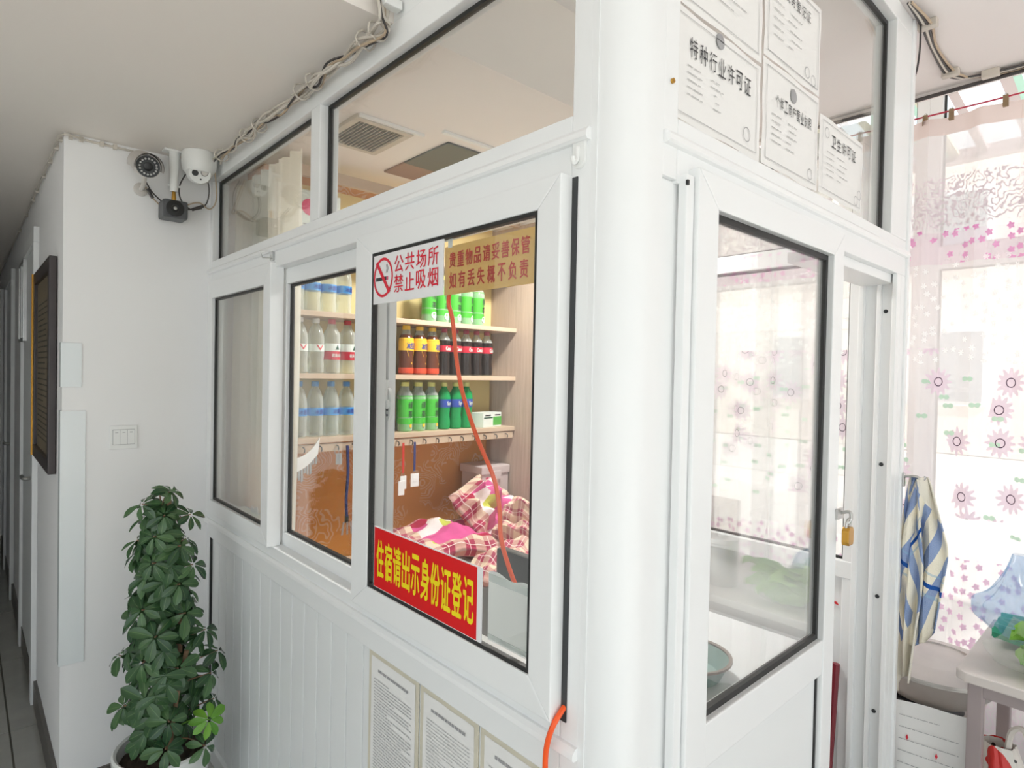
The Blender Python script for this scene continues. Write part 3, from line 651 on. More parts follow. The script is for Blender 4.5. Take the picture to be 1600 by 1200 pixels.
# ---- booth desk by the counter window
dk = thing('desk', 'dark desk inside the booth below the counter window', 'desk', (.97, 1.05, 0))
obj('top', MB().box(.862, 1.22, .70, 1.42, .86, .89), 'dark', dk, bev=.003)
for (x, y) in ((.88, .72), (1.18, .72), (.88, 1.38), (1.18, 1.38)): obj('leg', MB().box(x, x + .03, y, y + .03, 0, .86), 'dark', dk)
mo = thing('monitor', 'dark computer monitor standing behind the payment card', 'monitor', (.93, .92, .89))
obj('screen_case', MB().box(.90, .925, .74, 1.03, .98, 1.155), 'black', mo, bev=.006); obj('neck', MB().box(.92, .94, .86, .90, .9, 1.05), 'black', mo); obj('foot', MB().box(.88, 1.0, .80, .96, .89, .902), 'black', mo, bev=.003)
tb = thing('tissue_box', 'blue tissue box on the sill behind the left sash', 'box', (.78, 2.23, .966), 0)
M['tblue'] = plain('blue_print', RGB(90, 140, 215), .4, var=.15, scale=25)
obj('box', MB().box(.762, .797, 2.10, 2.36, .967, 1.03), 'tblue', tb, bev=.002)
obj('top_print', MB().box(.767, .792, 2.11, 2.35, 1.0295, 1.0315), 'lwhite', tb); obj('pink_end', MB().box(.763, .796, 2.358, 2.362, .97, 1.028), 'pink', tb)
obj('tissue', MB().prism([(2.17, 1.03), (2.25, 1.03), (2.24, 1.055), (2.215, 1.045), (2.19, 1.06)], .778, .782, 'yz'), 'paper', tb)
# cream curtain inside the left sash
M['creamcurtain'] = None
t = NT('cream_curtain'); tl = t.n('ShaderNodeBsdfTranslucent'); c_ = t.mix(t.noise(t.obj(), 8, 3), RGB(240, 237, 224), RGB(250, 248, 238)); t.set(tl.inputs[0], c_)
M['creamcurtain'] = t.done(t.shader_mix(.5, t.bsdf(c_, .9, 0, .1), tl.outputs[0]))
def drape(x, y0, y1, z0, z1, folds, amp, seed, gather=0.0, axis='y'):
    rnd = random.Random(seed); ph = [rnd.uniform(0, 6) for _ in range(5)]
    L = y1 - y0
    def fn(u, v):
        y = y0 + L * u; z = z0 + (z1 - z0) * v
        k = amp * (math.sin(2 * PI * folds * u + ph[0] + .5 * math.sin(3 * v + ph[1])) + .45 * math.sin(2 * PI * folds * 2.3 * u + ph[2] + v)) * (1 - .35 * v)
        yy = y + gather * (1 - v) * math.sin(2 * PI * u + ph[3]) * .4
        return (x + k, yy, z)
    return fn
single('curtain', MB().grid(70, 14, drape(.822, 1.95, 2.56, .97, 2.28, 7, .017, 2, .05)), 'creamcurtain', 'cream curtain gathered inside the left sash', 'curtain', smooth=True)

# ================================================================== SIGNS ON THE WINDOWS
M['signwhite'] = plain('white_sign_face', (.86, .86, .87, 1), .3, var=.01)
M['gold'] = plain('gold_sign_plate', RGB(232, 186, 102), .45, 0.0, var=.1, scale=14)
def xsign(name, label, x, yl, yr, z0, z1, mat, th=.0025, cat='sign'):
    t_ = thing(name, label, cat, (x, (yl + yr) / 2, z0))
    obj('plate', MB().box(x, x + th, yr, yl, z0, z1), mat, t_, bev=.0006)
    def at(u, v): return (x - .0007, yl + (yr - yl) * u, z0 + (z1 - z0) * v)
    return t_, at
def put(at, u0, u1, v0, v1, shear=0.0): return lambda u, v: at(u0 + (u1 - u0) * u, v0 + (v1 - v0) * v)
s1, at = xsign('no_smoking_sign', 'white no smoking sign with red characters on the large sash', .7032, 1.262, .980, 1.7035, 1.820, 'signwhite')
for row, (txt, v0, v1) in enumerate((('公共场所', .54, .86), ('禁止吸烟', .17, .50))):
    for i, ch in enumerate(txt): lettering(ch, put(at, .355 + i * .153, .355 + i * .153 + .128, v0, v1), 'redink', s1, .008)
def ring(at, cu, cv, ru, rv, wd, mat, parent, name='ring', n=32):
    mb = MB()
    for i in range(n):
        a0, a1 = 2 * PI * i / n, 2 * PI * (i + 1) / n; b = len(mb.v)
        mb.v += [at(cu + ru * k * math.cos(a), cv + rv * k * math.sin(a)) for k, a in ((1, a0), (1, a1), (1 - wd, a1), (1 - wd, a0))]; mb.f.append((b, b + 1, b + 2, b + 3))
    return obj(name, mb, mat, parent)
def quad(at, pts, mat, parent, name='print', lift=0.0):
    mb = MB(); mb.v = [tuple(Vector(at(*p)) - Vector((lift, 0, 0))) for p in pts]; mb.f = [tuple(range(len(pts)))]; return obj(name, mb, mat, parent)
RU = .148; RV = RU * .307 / .118
ring(at, .185, .5, RU, RV, .14, 'redink', s1, 'prohibition_ring')
quad(at, [(.075, .44), (.235, .44), (.235, .51), (.075, .51)], 'ink', s1, 'cigarette'); quad(at, [(.238, .44), (.262, .44), (.262, .51), (.238, .51)], 'pink', s1, 'ember')
quad(at, [(.07, .78), (.095, .83), (.30, .22), (.275, .17)], 'redink', s1, 'prohibition_bar', .0004)
for k in (0, .018): quad(at, [(.225 + k, .58), (.232 + k, .58), (.245 + k, .66), (.232 + k, .74), (.225 + k, .74), (.236 + k, .66)], 'greyink', s1, 'smoke')
s2, at = xsign('valuables_sign', 'gold plate with two rows of red characters behind the glass', .7135, .990, .730, 1.704, 1.800, 'gold')
M['redgold'] = plain('red_paint', RGB(205, 48, 25), .5)
for txt, v0, v1, u0, du in (('贵重物品请妥善保管', .55, .86, .065, .1), ('如有丢失概不负责', .12, .45, .07, .112)):
    for i, ch in enumerate(txt): lettering(ch, put(at, u0 + i * du, u0 + i * du + .08, v0, v1), 'redgold', s2, .028)
obj('tape', MB().box(.7125, .714, .965, .978, 1.797, 1.815), 'whiteplastic', s2)
s3, at = xsign('registration_sign', 'red banner sign with yellow characters on the large sash', .7032, 1.231, .842, 1.056, 1.195, 'signwhite')
quad(at, [(.004, .012), (.965, .012), (.965, .985), (.004, .985)], 'signred', s3, 'red_field', -.0004)
for i, ch in enumerate('住宿请出示身份证登记'): lettering(ch, put(at, .035 + i * .092, .035 + i * .092 + .078, .2, .8), 'signyellow', s3, .035)
s4 = thing('payment_card', 'blank white card taped inside the large sash beside the red sign', 'card', (.714, .781, 1.064))
obj('card', MB().grid(10, 8, lambda u, v: (.7140 + .003 * math.sin(3 * u) * v, .836 - .11 * u, 1.066 + .122 * v + .004 * math.sin(9 * u) * (v > .8))), 'paper', s4, smooth=True)
obj('clear_tape', MB().box(.7125, .713, .727, .834, 1.172, 1.186).box(.7125, .713, .727, .834, 1.064, 1.076), film('clear_tape', (.75, .8, .78, 1), .35), s4)
M['clear'] = film('clear_plastic', (.85, .87, .86, 1), .4)
# orange cord
cpt = [(.76, 1.03, 1.728), (.765, 1.045, 1.70), (.775, 1.042, 1.66), (.785, 1.04, 1.58), (.79, 1.025, 1.513), (.79, .99, 1.447), (.79, .957, 1.397), (.79, .917, 1.343), (.79, .897, 1.288), (.79, .89, 1.226), (.785, .862, 1.18), (.775, .82, 1.14), (.765, .75, 1.08),
       (.76, .69, 1.02), (.745, .663, 1.012), (.722, .656, 1.006), (.706, .66, .985), (.702, .668, .955), (.702, .672, .92), (.704, .67, .85), (.706, .66, .7), (.704, .65, .5), (.68, .66, .2), (.64, .70, .03), (.5, .8, .008), (.2, .9, .008)]
single('orange_cord', MB().tube(cpt, .0046, 8), 'orange', 'bright orange cord hanging inside the large sash and down the wall', 'cord', smooth=True)
# small things on the frame
hk = thing('adhesive_hook', 'white oval adhesive hook at the end of the window rail', 'hook', (XW, .648, 1.88))
obj('base', MB().prism([(.648 + .013 * math.cos(a), (1.918 if math.sin(a) > 0 else 1.892) + .013 * math.sin(a)) for a in [2 * PI * i / 24 for i in range(24)]], XW - .006, XW, 'yz'), 'whiteplastic', hk, bev=.001)
obj('hook', MB().tube([(XW - .008, .648, 1.912), (XW - .009, .648, 1.893), (XW - .016, .648, 1.886), (XW - .02, .648, 1.894)], .004), 'whiteplastic', hk, smooth=True)
ck_ = thing('clear_hook', 'small clear plastic hook over the left sash', 'hook', (XW - .015, 1.93, 1.88))
obj('base', MB().box(XW - .008, XW, 1.92, 1.945, 1.893, 1.925), 'clear', ck_, bev=.002)
obj('wire', MB().tube([(XW - .008, 1.925, 1.922), (XW - .035, 1.95, 1.92), (XW - .03, 1.945, 1.9), (XW - .008, 1.925, 1.9)], .0015, 6, False), 'chrome', ck_)

# ---- papers on the lower boards
def rows(at, u0, u1, v0, v1, n, rnd, th=.006, indent=.0, gaps=True, ll=.3):
    mb = MB()
    for i in range(n):
        v = v1 - (v1 - v0) * (i + .5) / n; e = u0 + (u1 - u0) * (1 if rnd.random() > ll else rnd.uniform(.35, .95)); u = u0 + indent * rnd.random()
        while u < e:
            l = rnd.uniform(.03, .12) if gaps else e - u; b = len(mb.v); ue = min(u + l, e)
            mb.v += [at(u, v), at(ue, v), at(ue, v + th), at(u, v + th)]; mb.f.append((b, b + 1, b + 2, b + 3)); u = ue + .012
    return mb
rnd = random.Random(4)
for i, (yl, yr, lab, pm) in enumerate(((1.305, 1.09, 'leftmost yellowed notice sheet on the grooved boards', 'paper'), (1.083, .885, 'wrinkled middle notice sheet on the grooved boards', 'clearpaper'), (.878, .672, 'rightmost notice sheet on the grooved boards near the corner post', 'paper'))):
    M['clearpaper'] = M['paper']
    t_ = thing('notice_sheet', lab, 'paper', (.738, (yl + yr) / 2, .57), group='notice sheets below the window')
    obj('film', MB().box(.7375, .7395, yr, yl, .57, .878), 'oldpaper', t_)
    def at(u, v, a=yl - .016, b=yr + .016): return (.7355, a + (b - a) * u, .585 + .275 * v)
    obj('sheet', MB().grid(12, 14, lambda u, v: (.7368 + (.0006 * math.sin(14 * u + 9 * v) if i == 1 else 0), yl - .012 + (yr - yl + .024) * u, .582 + .282 * v)), 'paper', t_, smooth=True)
    obj('print', rows(at, .06, .95, .03, .84, 30, rnd, .006), 'faintink' if i else 'greyink', t_)
    obj('heading', rows(at, .16, .86, .88, .93, 1, rnd, .022, ll=0), 'greyink', t_)

# ---- licences on the upper pane of the door wall
YL = .5765
def licence(label, x0, x1, z0, z1, title=None, tv=(.62, .76), tu=(.2, .85), border=True, emblem=None, seal=((.8, .2),), nrows=5, bold=.0, seed=1, cols=True):
    rn = random.Random(seed)
    t_ = thing('licence_sheet', label, 'licence', ((x0 + x1) / 2, YL, z0), group='licence copies on the upper pane')
    obj('sheet', MB().grid(14, 10, lambda u, v: (x0 + (x1 - x0) * u + .0015 * math.sin(13 * v + seed), YL + .001 + .0006 * math.sin(8 * u + 5 * v + seed), z0 + (z1 - z0) * v + .0015 * math.sin(11 * u + seed))), 'paper', t_, smooth=True)
    at = lambda u, v: (x0 + (x1 - x0) * u, YL - .0014, z0 + (z1 - z0) * v)
    if border:
        mb = MB(); a, b, c, d_ = .05, .95, .06, .94
        for (p, q, r_, s_) in ((a, b, c, c + .008), (a, b, d_ - .008, d_), (a, a + .005, c, d_), (b - .005, b, c, d_)):
            k = len(mb.v); mb.v += [at(p, r_), at(q, r_), at(q, s_), at(p, s_)]; mb.f.append((k, k + 1, k + 2, k + 3))
        obj('border', mb, 'greyink' if seed == 4 else 'faintink', t_)
    if title:
        n = len(title); du = (tu[1] - tu[0]) / n
        for i, ch in enumerate(title): lettering(ch, put(at, tu[0] + i * du, tu[0] + i * du + du * .78, *tv), 'ink', t_, bold)
    v1 = tv[0] - .06
    obj('print', rows(at, .14, .30, .22, v1, nrows, rn, .010, ll=.2), 'faintink', t_)
    obj('print', rows(at, .36, .62 if cols else .85, .22, v1, nrows, rn, .010, .08, ll=.7), 'faintink', t_)
    for cu, cv in seal: ring(at, cu, cv, .045, .045 * (x1 - x0) / (z1 - z0), .12, 'greyink', t_, 'seal', 20)
    if emblem:
        cu, cv, r_ = emblem; k = (x1 - x0) / (z1 - z0); mb = MB(); mb.v = [at(cu + r_ * math.cos(2 * PI * i / 18), cv + r_ * k * math.sin(2 * PI * i / 18)) for i in range(18)]; mb.f = [tuple(range(18))]
        obj('emblem', mb, 'greyink', t_)
    return t_
licence('licence copy with widely spaced title above the door, lower left', .872, 1.187, 1.988, 2.178, '特种行业许可证', (.60, .78), (.16, .88), emblem=(.48, .93, .045), seal=((.82, .2),), seed=1)
licence('partly cropped certificate sheet at the top left of the upper pane', .872, 1.187, 2.184, 2.385, None, (.9, .95), seal=((.7, .55),), nrows=7, seed=2, cols=False)
licence('licence copy with a dark round emblem above its title', 1.197, 1.478, 1.99, 2.205, '个体工商户营业执照', (.60, .72), (.20, .86), emblem=(.50, .82, .055), seal=((.84, .14),), seed=3)
licence('framed tax certificate sheet at the top right of the group', 1.197, 1.478, 2.209, 2.41, '税务登记证', (.72, .84), (.32, .80), seal=((.74, .16), (.86, .12)), seed=4)
licence('smallest licence copy with short title, right end of the group', 1.488, 1.774, 1.995, 2.178, '卫生许可证', (.66, .82), (.24, .84), emblem=None, seal=((.84, .14), (.92, .24), (.14, .80)), seed=5)

# ================================================================== WHITE WALL AND CORRIDOR
sw = thing('light_switch', 'white three-gang light switch on the white wall', 'switch', (.441, 2.60, 1.245))
obj('plate', MB().box(.398, .484, 2.592, 2.60, 1.246, 1.332), 'whiteplastic', sw, bev=.002)
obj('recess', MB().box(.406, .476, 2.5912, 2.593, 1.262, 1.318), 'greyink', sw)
for i in range(3):
    r_ = obj('rocker', MB().quadbox([(.4075 + i * .0227, 2.589, 1.2635), (.4295 + i * .0227, 2.589, 1.2635), (.4295 + i * .0227, 2.592, 1.2635), (.4075 + i * .0227, 2.592, 1.2635), (.4075 + i * .0227, 2.591, 1.3165), (.4295 + i * .0227, 2.591, 1.3165), (.4295 + i * .0227, 2.592, 1.3165), (.4075 + i * .0227, 2.592, 1.3165)]), 'whiteplastic', sw, bev=.0008)
    obj('mark', MB().box(.414 + i * .0227, .423 + i * .0227, 2.5895, 2.591, 1.3065, 1.3085), 'greyink', r_)
M['guard'] = plain('pale_blue_white_acrylic', (.80, .845, .86, 1), .2, var=.01)
for lab, z0, z1, xw in (('short pale corner guard plate on the wall edge', 1.473, 1.628, .313), ('long pale corner guard plate below the short one', .496, 1.39, .326)):
    g_ = thing('corner_guard', lab, 'corner guard', (.258, 2.6, z0), group='corner guards')
    obj('plate', MB().box(.253, xw, 2.5955, 2.5995, z0, z1), 'guard', g_, bev=.001); obj('return_flange', MB().box(.2535, .2575, 2.5995, 2.65, z0, z1), 'guard', g_, bev=.001)
# --- surveillance cameras
M['camdark'] = plain('box_camera_body', RGB(78, 80, 84), .4)
M['camgrey'] = plain('aged_white_metal', RGB(205, 200, 195), .45, var=.1, scale=30)
def oriented(name, mb, mat, parent, M4, smooth=True, bev=0.0):
    mb.v = [tuple(M4 @ Vector(p)) for p in mb.v]; return obj(name, mb, mat, parent, smooth=smooth, bev=bev)
def look(loc, d):  # local -Z... builds a frame whose +Z points along d
    d = Vector(d).normalized(); return Matrix.Translation(loc) @ d.to_track_quat('Z', 'Y').to_matrix().to_4x4()
bc = thing('bullet_camera', 'bullet security camera with a ring of infrared lamps', 'security camera', (.49, 2.55, 2.2))
T4 = look((.48, 2.475, 2.262), (-.02, -1, -.34)) @ Matrix.Scale(1.12, 4)
oriented('housing', MB().lathe([(.03, -.07), (.034, -.06), (.036, .03), (.035, .036)], n=24), 'camgrey', bc, T4)
oriented('face', MB().lathe([(.033, .034), (.033, .0375)], n=24), 'dark', bc, T4)
oriented('lens', MB().lathe([(.013, .037), (.013, .042), (.008, .044)], n=18), 'black', bc, T4)
for i in range(16):
    a = 2 * PI * i / 16; oriented('led', MB().lathe([(.0034, .0375), (.0034, .04), (.002, .0415)], (.0235 * math.cos(a), .0235 * math.sin(a), 0), 8), 'chrome', bc, T4)
hood = MB()
def hf(u, v):
    a = PI * (1.08 - 1.16 * u); r_ = .041; return (r_ * math.cos(a), r_ * math.sin(a), -.075 + .135 * v)
hood.grid(16, 2, hf); hood.grid(16, 2, lambda u, v: tuple(c * (.94 if i < 2 else 1) for i, c in enumerate(hf(u, v))))
T5 = T4.copy()
oriented('sun_shield', hood, 'camgrey', bc, T5)
obj('bracket', MB().tube([(.48, 2.49, 2.235), (.484, 2.53, 2.208), (.488, 2.58, 2.205), (.488, 2.598, 2.205)], .008), 'camgrey', bc, smooth=True)
obj('foot', MB().lathe([(.024, 0), (.024, .005), (.015, .009)], (.488, 2.599, 2.205), 18, 'y'), 'camgrey', bc, smooth=True)
dc = thing('dome_camera', 'white turret camera on the ceiling with two round windows', 'security camera', (.655, 2.48, 2.25))
obj('base', MB().lathe([(.046, 2.275), (.056, 2.285), (.060, 2.31), (.060, 2.335), (.057, 2.351)], (.655, 2.48, 0), 32), 'whiteplastic', dc, smooth=True)
T6 = look((.652, 2.472, 2.278), (-.12, -1, -.45))
oriented('eyeball', MB().lathe([(.002, -.045), (.025, -.038), (.042, -.015), (.045, .0), (.043, .014), (.037, .024), (.036, .026)], n=28), 'whiteplastic', dc, T6)
oriented('lens', MB().lathe([(.011, .026), (.011, .029)], (-.016, .0, 0), 18), 'dark', dc, T6)
oriented('lamp_window', MB().lathe([(.011, .026), (.011, .0285)], (.015, .006, 0), 18), 'camgrey', dc, T6); oriented('lamp_rim', MB().lathe([(.013, .025), (.013, .0275)], (.015, .006, 0), 18), 'dark', dc, T6)
oriented('sensor', MB().lathe([(.003, .026), (.003, .028)], (.004, -.02, 0), 10), 'black', dc, T6)
xc = thing('box_camera', 'black box camera hanging on a white ceiling bracket', 'security camera', (.595, 2.52, 2.1))
obj('bracket', MB().lathe([(.013, 2.20), (.0135, 2.25), (.017, 2.30), (.018, 2.34), (.021, 2.351)], (.592, 2.52, 0), 20), 'whiteplastic', xc, smooth=True)
obj('mount_plate', MB().box(.555, .62, 2.50, 2.54, 2.343, 2.351), 'whiteplastic', xc, bev=.002)
for x_ in (.578, .606): obj('wing_screw', MB().lathe([(.004, -.008), (.004, .008)], (x_, 2.52, 2.222), 8, 'x'), 'whiteplastic', xc)
obj('swivel', MB().lathe([(.006, 2.16), (.008, 2.175), (.006, 2.20)], (.592, 2.52, 0), 14), 'brass', xc, smooth=True)
T7 = look((.592, 2.52, 2.145), (-.04, -1, -.02))
def sq(r_, p=4): return lambda a: r_ / (abs(math.cos(a)) ** p + abs(math.sin(a)) ** p) ** (1 / p)
obj('body', MB().box(.551, .633, 2.485, 2.57, 2.098, 2.164), 'camdark', xc, bev=.008)
obj('face_ring', MB().lathe([(.03, 0), (.03, .004), (.024, .005)], (.588, 2.485, 2.131), 26, 'y'), 'black', xc, smooth=True)
obj('lens', MB().lathe([(.014, .004), (.013, .009), (.007, .007)], (.588, 2.485, 2.131), 20, 'y'), 'black', xc, smooth=True)
obj('lens_glass', MB().lathe([(.006, .0075), (.004, .009)], (.588, 2.485, 2.131), 14, 'y'), M['chrome'], xc, smooth=True)
xc.location.x -= .012
cwre = thing('camera_wires', 'loose camera wires looping between the security cameras', 'cable', (.6, 2.57, 2.1))
for p, m in (([(.487, 2.56, 2.225), (.51, 2.57, 2.19), (.535, 2.575, 2.165), (.57, 2.575, 2.14), (.60, 2.58, 2.15), (.64, 2.58, 2.175), (.68, 2.57, 2.19), (.715, 2.56, 2.17), (.722, 2.50, 2.2), (.70, 2.45, 2.3)], 'cabletan'),
             ([(.69, 2.54, 2.31), (.712, 2.56, 2.25), (.705, 2.57, 2.19), (.67, 2.575, 2.165), (.63, 2.575, 2.155)], 'cabledark'),
             ([(.635, 2.55, 2.30), (.61, 2.565, 2.24), (.615, 2.57, 2.19), (.65, 2.575, 2.16), (.69, 2.57, 2.17)], 'cabledark'),
             ([(.49, 2.55, 2.235), (.515, 2.565, 2.2), (.54, 2.57, 2.178), (.558, 2.56, 2.16)], 'cabledark')): obj('wire', MB().tube(p, .0026, 6), m, cwre, smooth=True)
for a, b in (((.503, 2.565, 2.205), (.522, 2.57, 2.175)), ((.655, 2.57, 2.158), (.695, 2.57, 2.18))): obj('connector', MB().tube([a, b], .006, 8), 'cabledark', cwre)
# rope light along ceiling line of the corridor
ed = thing('clipped_cord', 'thin clipped cord running along the top edge of the corridor wall', 'cord', (.25, 3.0, 2.33))
obj('cord', MB().tube([(.25, 7.5, 2.34), (.248, 5, 2.338), (.25, 3.6, 2.341), (.247, 2.9, 2.338), (.25, 2.592, 2.338), (.33, 2.593, 2.338), (.47, 2.594, 2.337)], .004, 6), 'cable', ed)
for y_ in (2.64, 2.75, 2.95, 3.2, 3.5, 3.7, 4.1, 4.6): obj('clip', MB().box(.244, .258, y_, y_ + .014, 2.33, 2.347), 'cable', ed)
for x_ in (.27, .30, .36, .40): obj('clip', MB().box(x_, x_ + .012, 2.588, 2.60, 2.33, 2.347), 'cable', ed)
# framed certificate on the corridor wall
fr = thing('framed_document', 'dark framed document hanging on the corridor wall', 'picture frame', (.24, 3.07, 1.15))
M['frame_dark'] = plain('dark_brown_frame', RGB(58, 50, 50), .35); M['parch'] = plain('aged_document', RGB(120, 108, 88), .5, var=.25, scale=14); M['goldtrim'] = plain('gold_trim', RGB(190, 140, 60), .3, .8)
mitre_frame(fr, 'x', .232, .256, 2.745, 3.39, 1.15, 1.945, .05, .05, .05, .05, mat='frame_dark', names=('frame_side', 'frame_bar'))
obj('document', MB().box(.244, .25, 2.79, 3.345, 1.195, 1.9), 'parch', fr); obj('gold_edge', MB().box(.226, .257, 3.39, 3.398, 1.15, 1.945), 'goldtrim', fr)
rn = random.Random(9); at = lambda u, v: (.2435, 3.34 - .54 * u, 1.2 + .69 * v)
obj('print', rows(at, .06, .94, .05, .88, 26, rn, .008), 'ink', fr)
fr2 = thing('framed_notice', 'narrow silver framed notice deeper along the corridor wall', 'picture frame', (.24, 4.3, 1.67))
mitre_frame(fr2, 'x', .235, .256, 4.05, 4.38, 1.67, 2.10, .02, .02, .02, .02, mat='chrome', names=('frame_side', 'frame_bar')); obj('sheet', MB().box(.246, .252, 4.07, 4.36, 1.69, 2.08), 'paper', fr2)
def corridor_door(n, label, ya, yb):
    t_ = thing(n, label, 'door', (.258, (ya + yb) / 2, 0), kind='structure')
    for a in (ya, yb - .07): obj('casing', MB().box(.236, .2575, a, a + .07, 0, 2.1), 'upvc', t_, bev=.003)
    obj('casing', MB().box(.236, .2575, ya, yb, 2.1, 2.17), 'upvc', t_, bev=.003)
    obj('leaf', MB().box(.25, .2575, ya + .07, yb - .07, .01, 2.1), 'wpanel', t_); lf = obj('handle', MB().tube([(.25, ya + .12, 1.02), (.215, ya + .12, 1.02), (.212, ya + .2, 1.02)], .009), 'chrome', t_, smooth=True)
corridor_door('door_2', 'first white door along the corridor wall', 3.46, 4.30)
corridor_door('door_3', 'second white door along the corridor wall', 5.1, 5.95)
corridor_door('door_5', 'third white door deep in the corridor', 6.6, 7.4)
rb = thing('red_cabinet', 'red box with white stripe at the dark end of the corridor', 'box', (.12, 7.9, 0))
obj('body', MB().box(.0, .245, 7.75, 8.05, .0, .42), 'darkred', rb, bev=.01); obj('stripe', MB().box(-.002, .247, 7.745, 7.76, .18, .24), 'whiteplastic', rb)

# ================================================================== CABLES
cb = thing('cable_bundle', 'messy bundle of tied cables along the top of the window wall', 'cable', (.70, 1.8, 2.33))
rn = random.Random(21)
for k in range(6):
    p = []
    for i in range(15):
        y_ = 2.41 - i * .085; p.append((.712 - rn.uniform(0, .03), y_, 2.335 - rn.uniform(0, .028)))
    p += [(.705 - .006 * k, 1.215 - .004 * k, 2.34), (.712 - .007 * k, 1.215, 2.42), (.715 - .006 * k, 1.222, 2.62)]
    obj('wire', MB().tube(p, (.0035, .004, .003, .0045, .003, .0035)[k], 6), ('cable', 'cable', 'cabletan', 'cable', 'cabledark', 'cable')[k], cb, smooth=True)
for y_ in (2.36, 2.10, 1.985, 1.66, 1.58, 1.30, 1.245):
    obj('cable_tie', MB().tube([(.698 + .024 * math.cos(a), y_ + rn.uniform(-.004, .004), 2.325 + .021 * math.sin(a)) for a in [2 * PI * i / 12 for i in range(13)]], .0025, 6, False).tube([(.68, y_, 2.315), (.665, y_ - .01, 2.30)], .002, 5), 'cable', cb)
for y_, z_ in ((1.20, 2.37), (1.205, 2.43)): obj('clip', MB().box(.685, .728, y_ - .012, y_ + .012, z_ - .01, z_ + .01), 'whiteplastic', cb, bev=.003)
cb2 = thing('cable_bundle', 'dark and white cables crossing the ceiling above the curtain', 'cable', (2.4, .5, 2.6))
for k, m in enumerate(('cabledark', 'cable', 'cabledark', 'cabletan')):
    d_ = .0085 * k
    obj('wire', MB().tube([(1.97, .535 - d_ * .3, 2.618), (2.12, .54 - d_, 2.618 - d_ * .2), (2.3, .556 - d_ * .6, 2.622), (2.5, .565 - d_, 2.62), (2.575, .55 - d_, 2.62), (2.605 + d_ * .5, .5, 2.62), (2.62 + d_, .40, 2.618), (2.63 + d_ * .7, .2, 2.62), (2.63 + d_, -.2, 2.62), (2.63 + d_, -1.2, 2.62)], .0036 if k != 1 else .0045, 6), m, cb2, smooth=True)
obj('wire', MB().tube([(2.652, 1.2, 2.61), (2.652, .8, 2.608), (2.653, .4, 2.611), (2.652, -.2, 2.608), (2.652, -1.2, 2.61)], .007, 8), 'cabledark', cb2, smooth=True)
for p in ((2.13, .53, 2.617), (2.52, .555, 2.618), (2.615, .46, 2.616), (2.635, .34, 2.615), (2.64, .2, 2.616)): obj('clip', MB().box(p[0] - .012, p[0] + .012, p[1] - .03, p[1] + .02, p[2] - .012, 2.63), 'cable', cb2, bev=.003)
dp = single('drop_wire', MB().tube([(2.116, .54, 2.62), (2.125, .542, 2.56), (2.122, .546, 2.50), (2.114, .55, 2.47)], .003, 6), 'cabledark', 'short dark wire curling down beside the door wall header', 'cable', smooth=True)

# ================================================================== CEILING ITEMS IN THE BOOTH
vg = thing('ceiling_vent', 'square slatted ceiling vent inside the booth', 'vent', (1.01, 1.865, 2.34))
M['ventgrey'] = plain('vent_metal', RGB(200, 190, 175), .5); M['ventdark'] = plain('vent_backing', RGB(95, 85, 75), .7)
for b_ in ((.905, 1.115, 1.735, 1.757), (.905, 1.115, 1.973, 1.995), (.905, .927, 1.757, 1.973), (1.093, 1.115, 1.757, 1.973)): obj('frame', MB().box(*b_, 2.338, 2.352), 'ventgrey', vg, bev=.002)
obj('backing', MB().box(.927, 1.093, 1.757, 1.973, 2.3495, 2.3515), 'ventdark', vg)
for i in range(12):
    x_ = .933 + i * .0138; obj('slat', MB().quadbox([(x_, 1.757, 2.338), (x_ + .002, 1.757, 2.338), (x_ + .002, 1.973, 2.338), (x_, 1.973, 2.338), (x_ + .007, 1.757, 2.3495), (x_ + .009, 1.757, 2.3495), (x_ + .009, 1.973, 2.3495), (x_ + .007, 1.973, 2.3495)]), 'ventgrey', vg)
M['hatch'] = plain('dark_green_grey_panel', RGB(72, 76, 72), .5, var=.15); M['hatchbrown'] = plain('brown_panel', RGB(150, 115, 95), .6)
ht = thing('ceiling_hatch', 'dark ceiling hatch with a brown strip inside the booth', 'hatch', (1.4, 1.93, 2.34))
obj('panel', MB().box(1.245, 1.52, 1.72, 2.0, 2.345, 2.3515), 'hatch', ht, bev=.001); obj('brown_strip', MB().box(1.245, 1.52, 2.0, 2.15, 2.345, 2.3515), 'hatchbrown', ht, bev=.001)
for lab, (xa, xb, ya, yb) in (('thin white cable duct beside the ceiling vent', (.91, 1.15, 1.722, 1.734)), ('thin white cable duct beside the ceiling hatch', (1.175, 1.40, 1.645, 1.66))):
    single('cable_duct', MB().box(xa, xb, ya, yb, 2.342, 2.3515), 'whiteplastic', lab, 'cable duct', bev=.001)

# ================================================================== POTTED PLANT
px, py_ = .50, 2.215
pp = thing('potted_plant', 'leafy umbrella plant in a white pot by the white wall', 'plant', (px, py_, 0))
M['potwhite'] = plain('white_glazed_pot', (.82, .84, .82, 1), .2, var=.02); M['soil'] = plain('dark_soil', RGB(82, 68, 58), .95, var=.5, scale=60, bump=.8); M['stem'] = plain('brown_stem', RGB(140, 112, 86), .8, var=.2, scale=30)
pot = obj('pot', MB().lathe([(.095, .0), (.105, .01), (.125, .15), (.133, .24), (.136, .265), (.145, .27), (.149, .285), (.149, .305), (.143, .311), (.135, .306), (.132, .285), (.13, .262)], (px, py_, 0), 40), 'potwhite', pp, smooth=True)
obj('soil', MB().grid(18, 10, lambda u, v: (px + .132 * v * math.cos(2 * PI * u), py_ + .132 * v * math.sin(2 * PI * u), .272 + .008 * math.sin(9 * u * 6 + 20 * v) * (1 - v) + .006 * math.sin(31 * v + 12 * u))), 'soil', pp, smooth=True)
rn = random.Random(12)
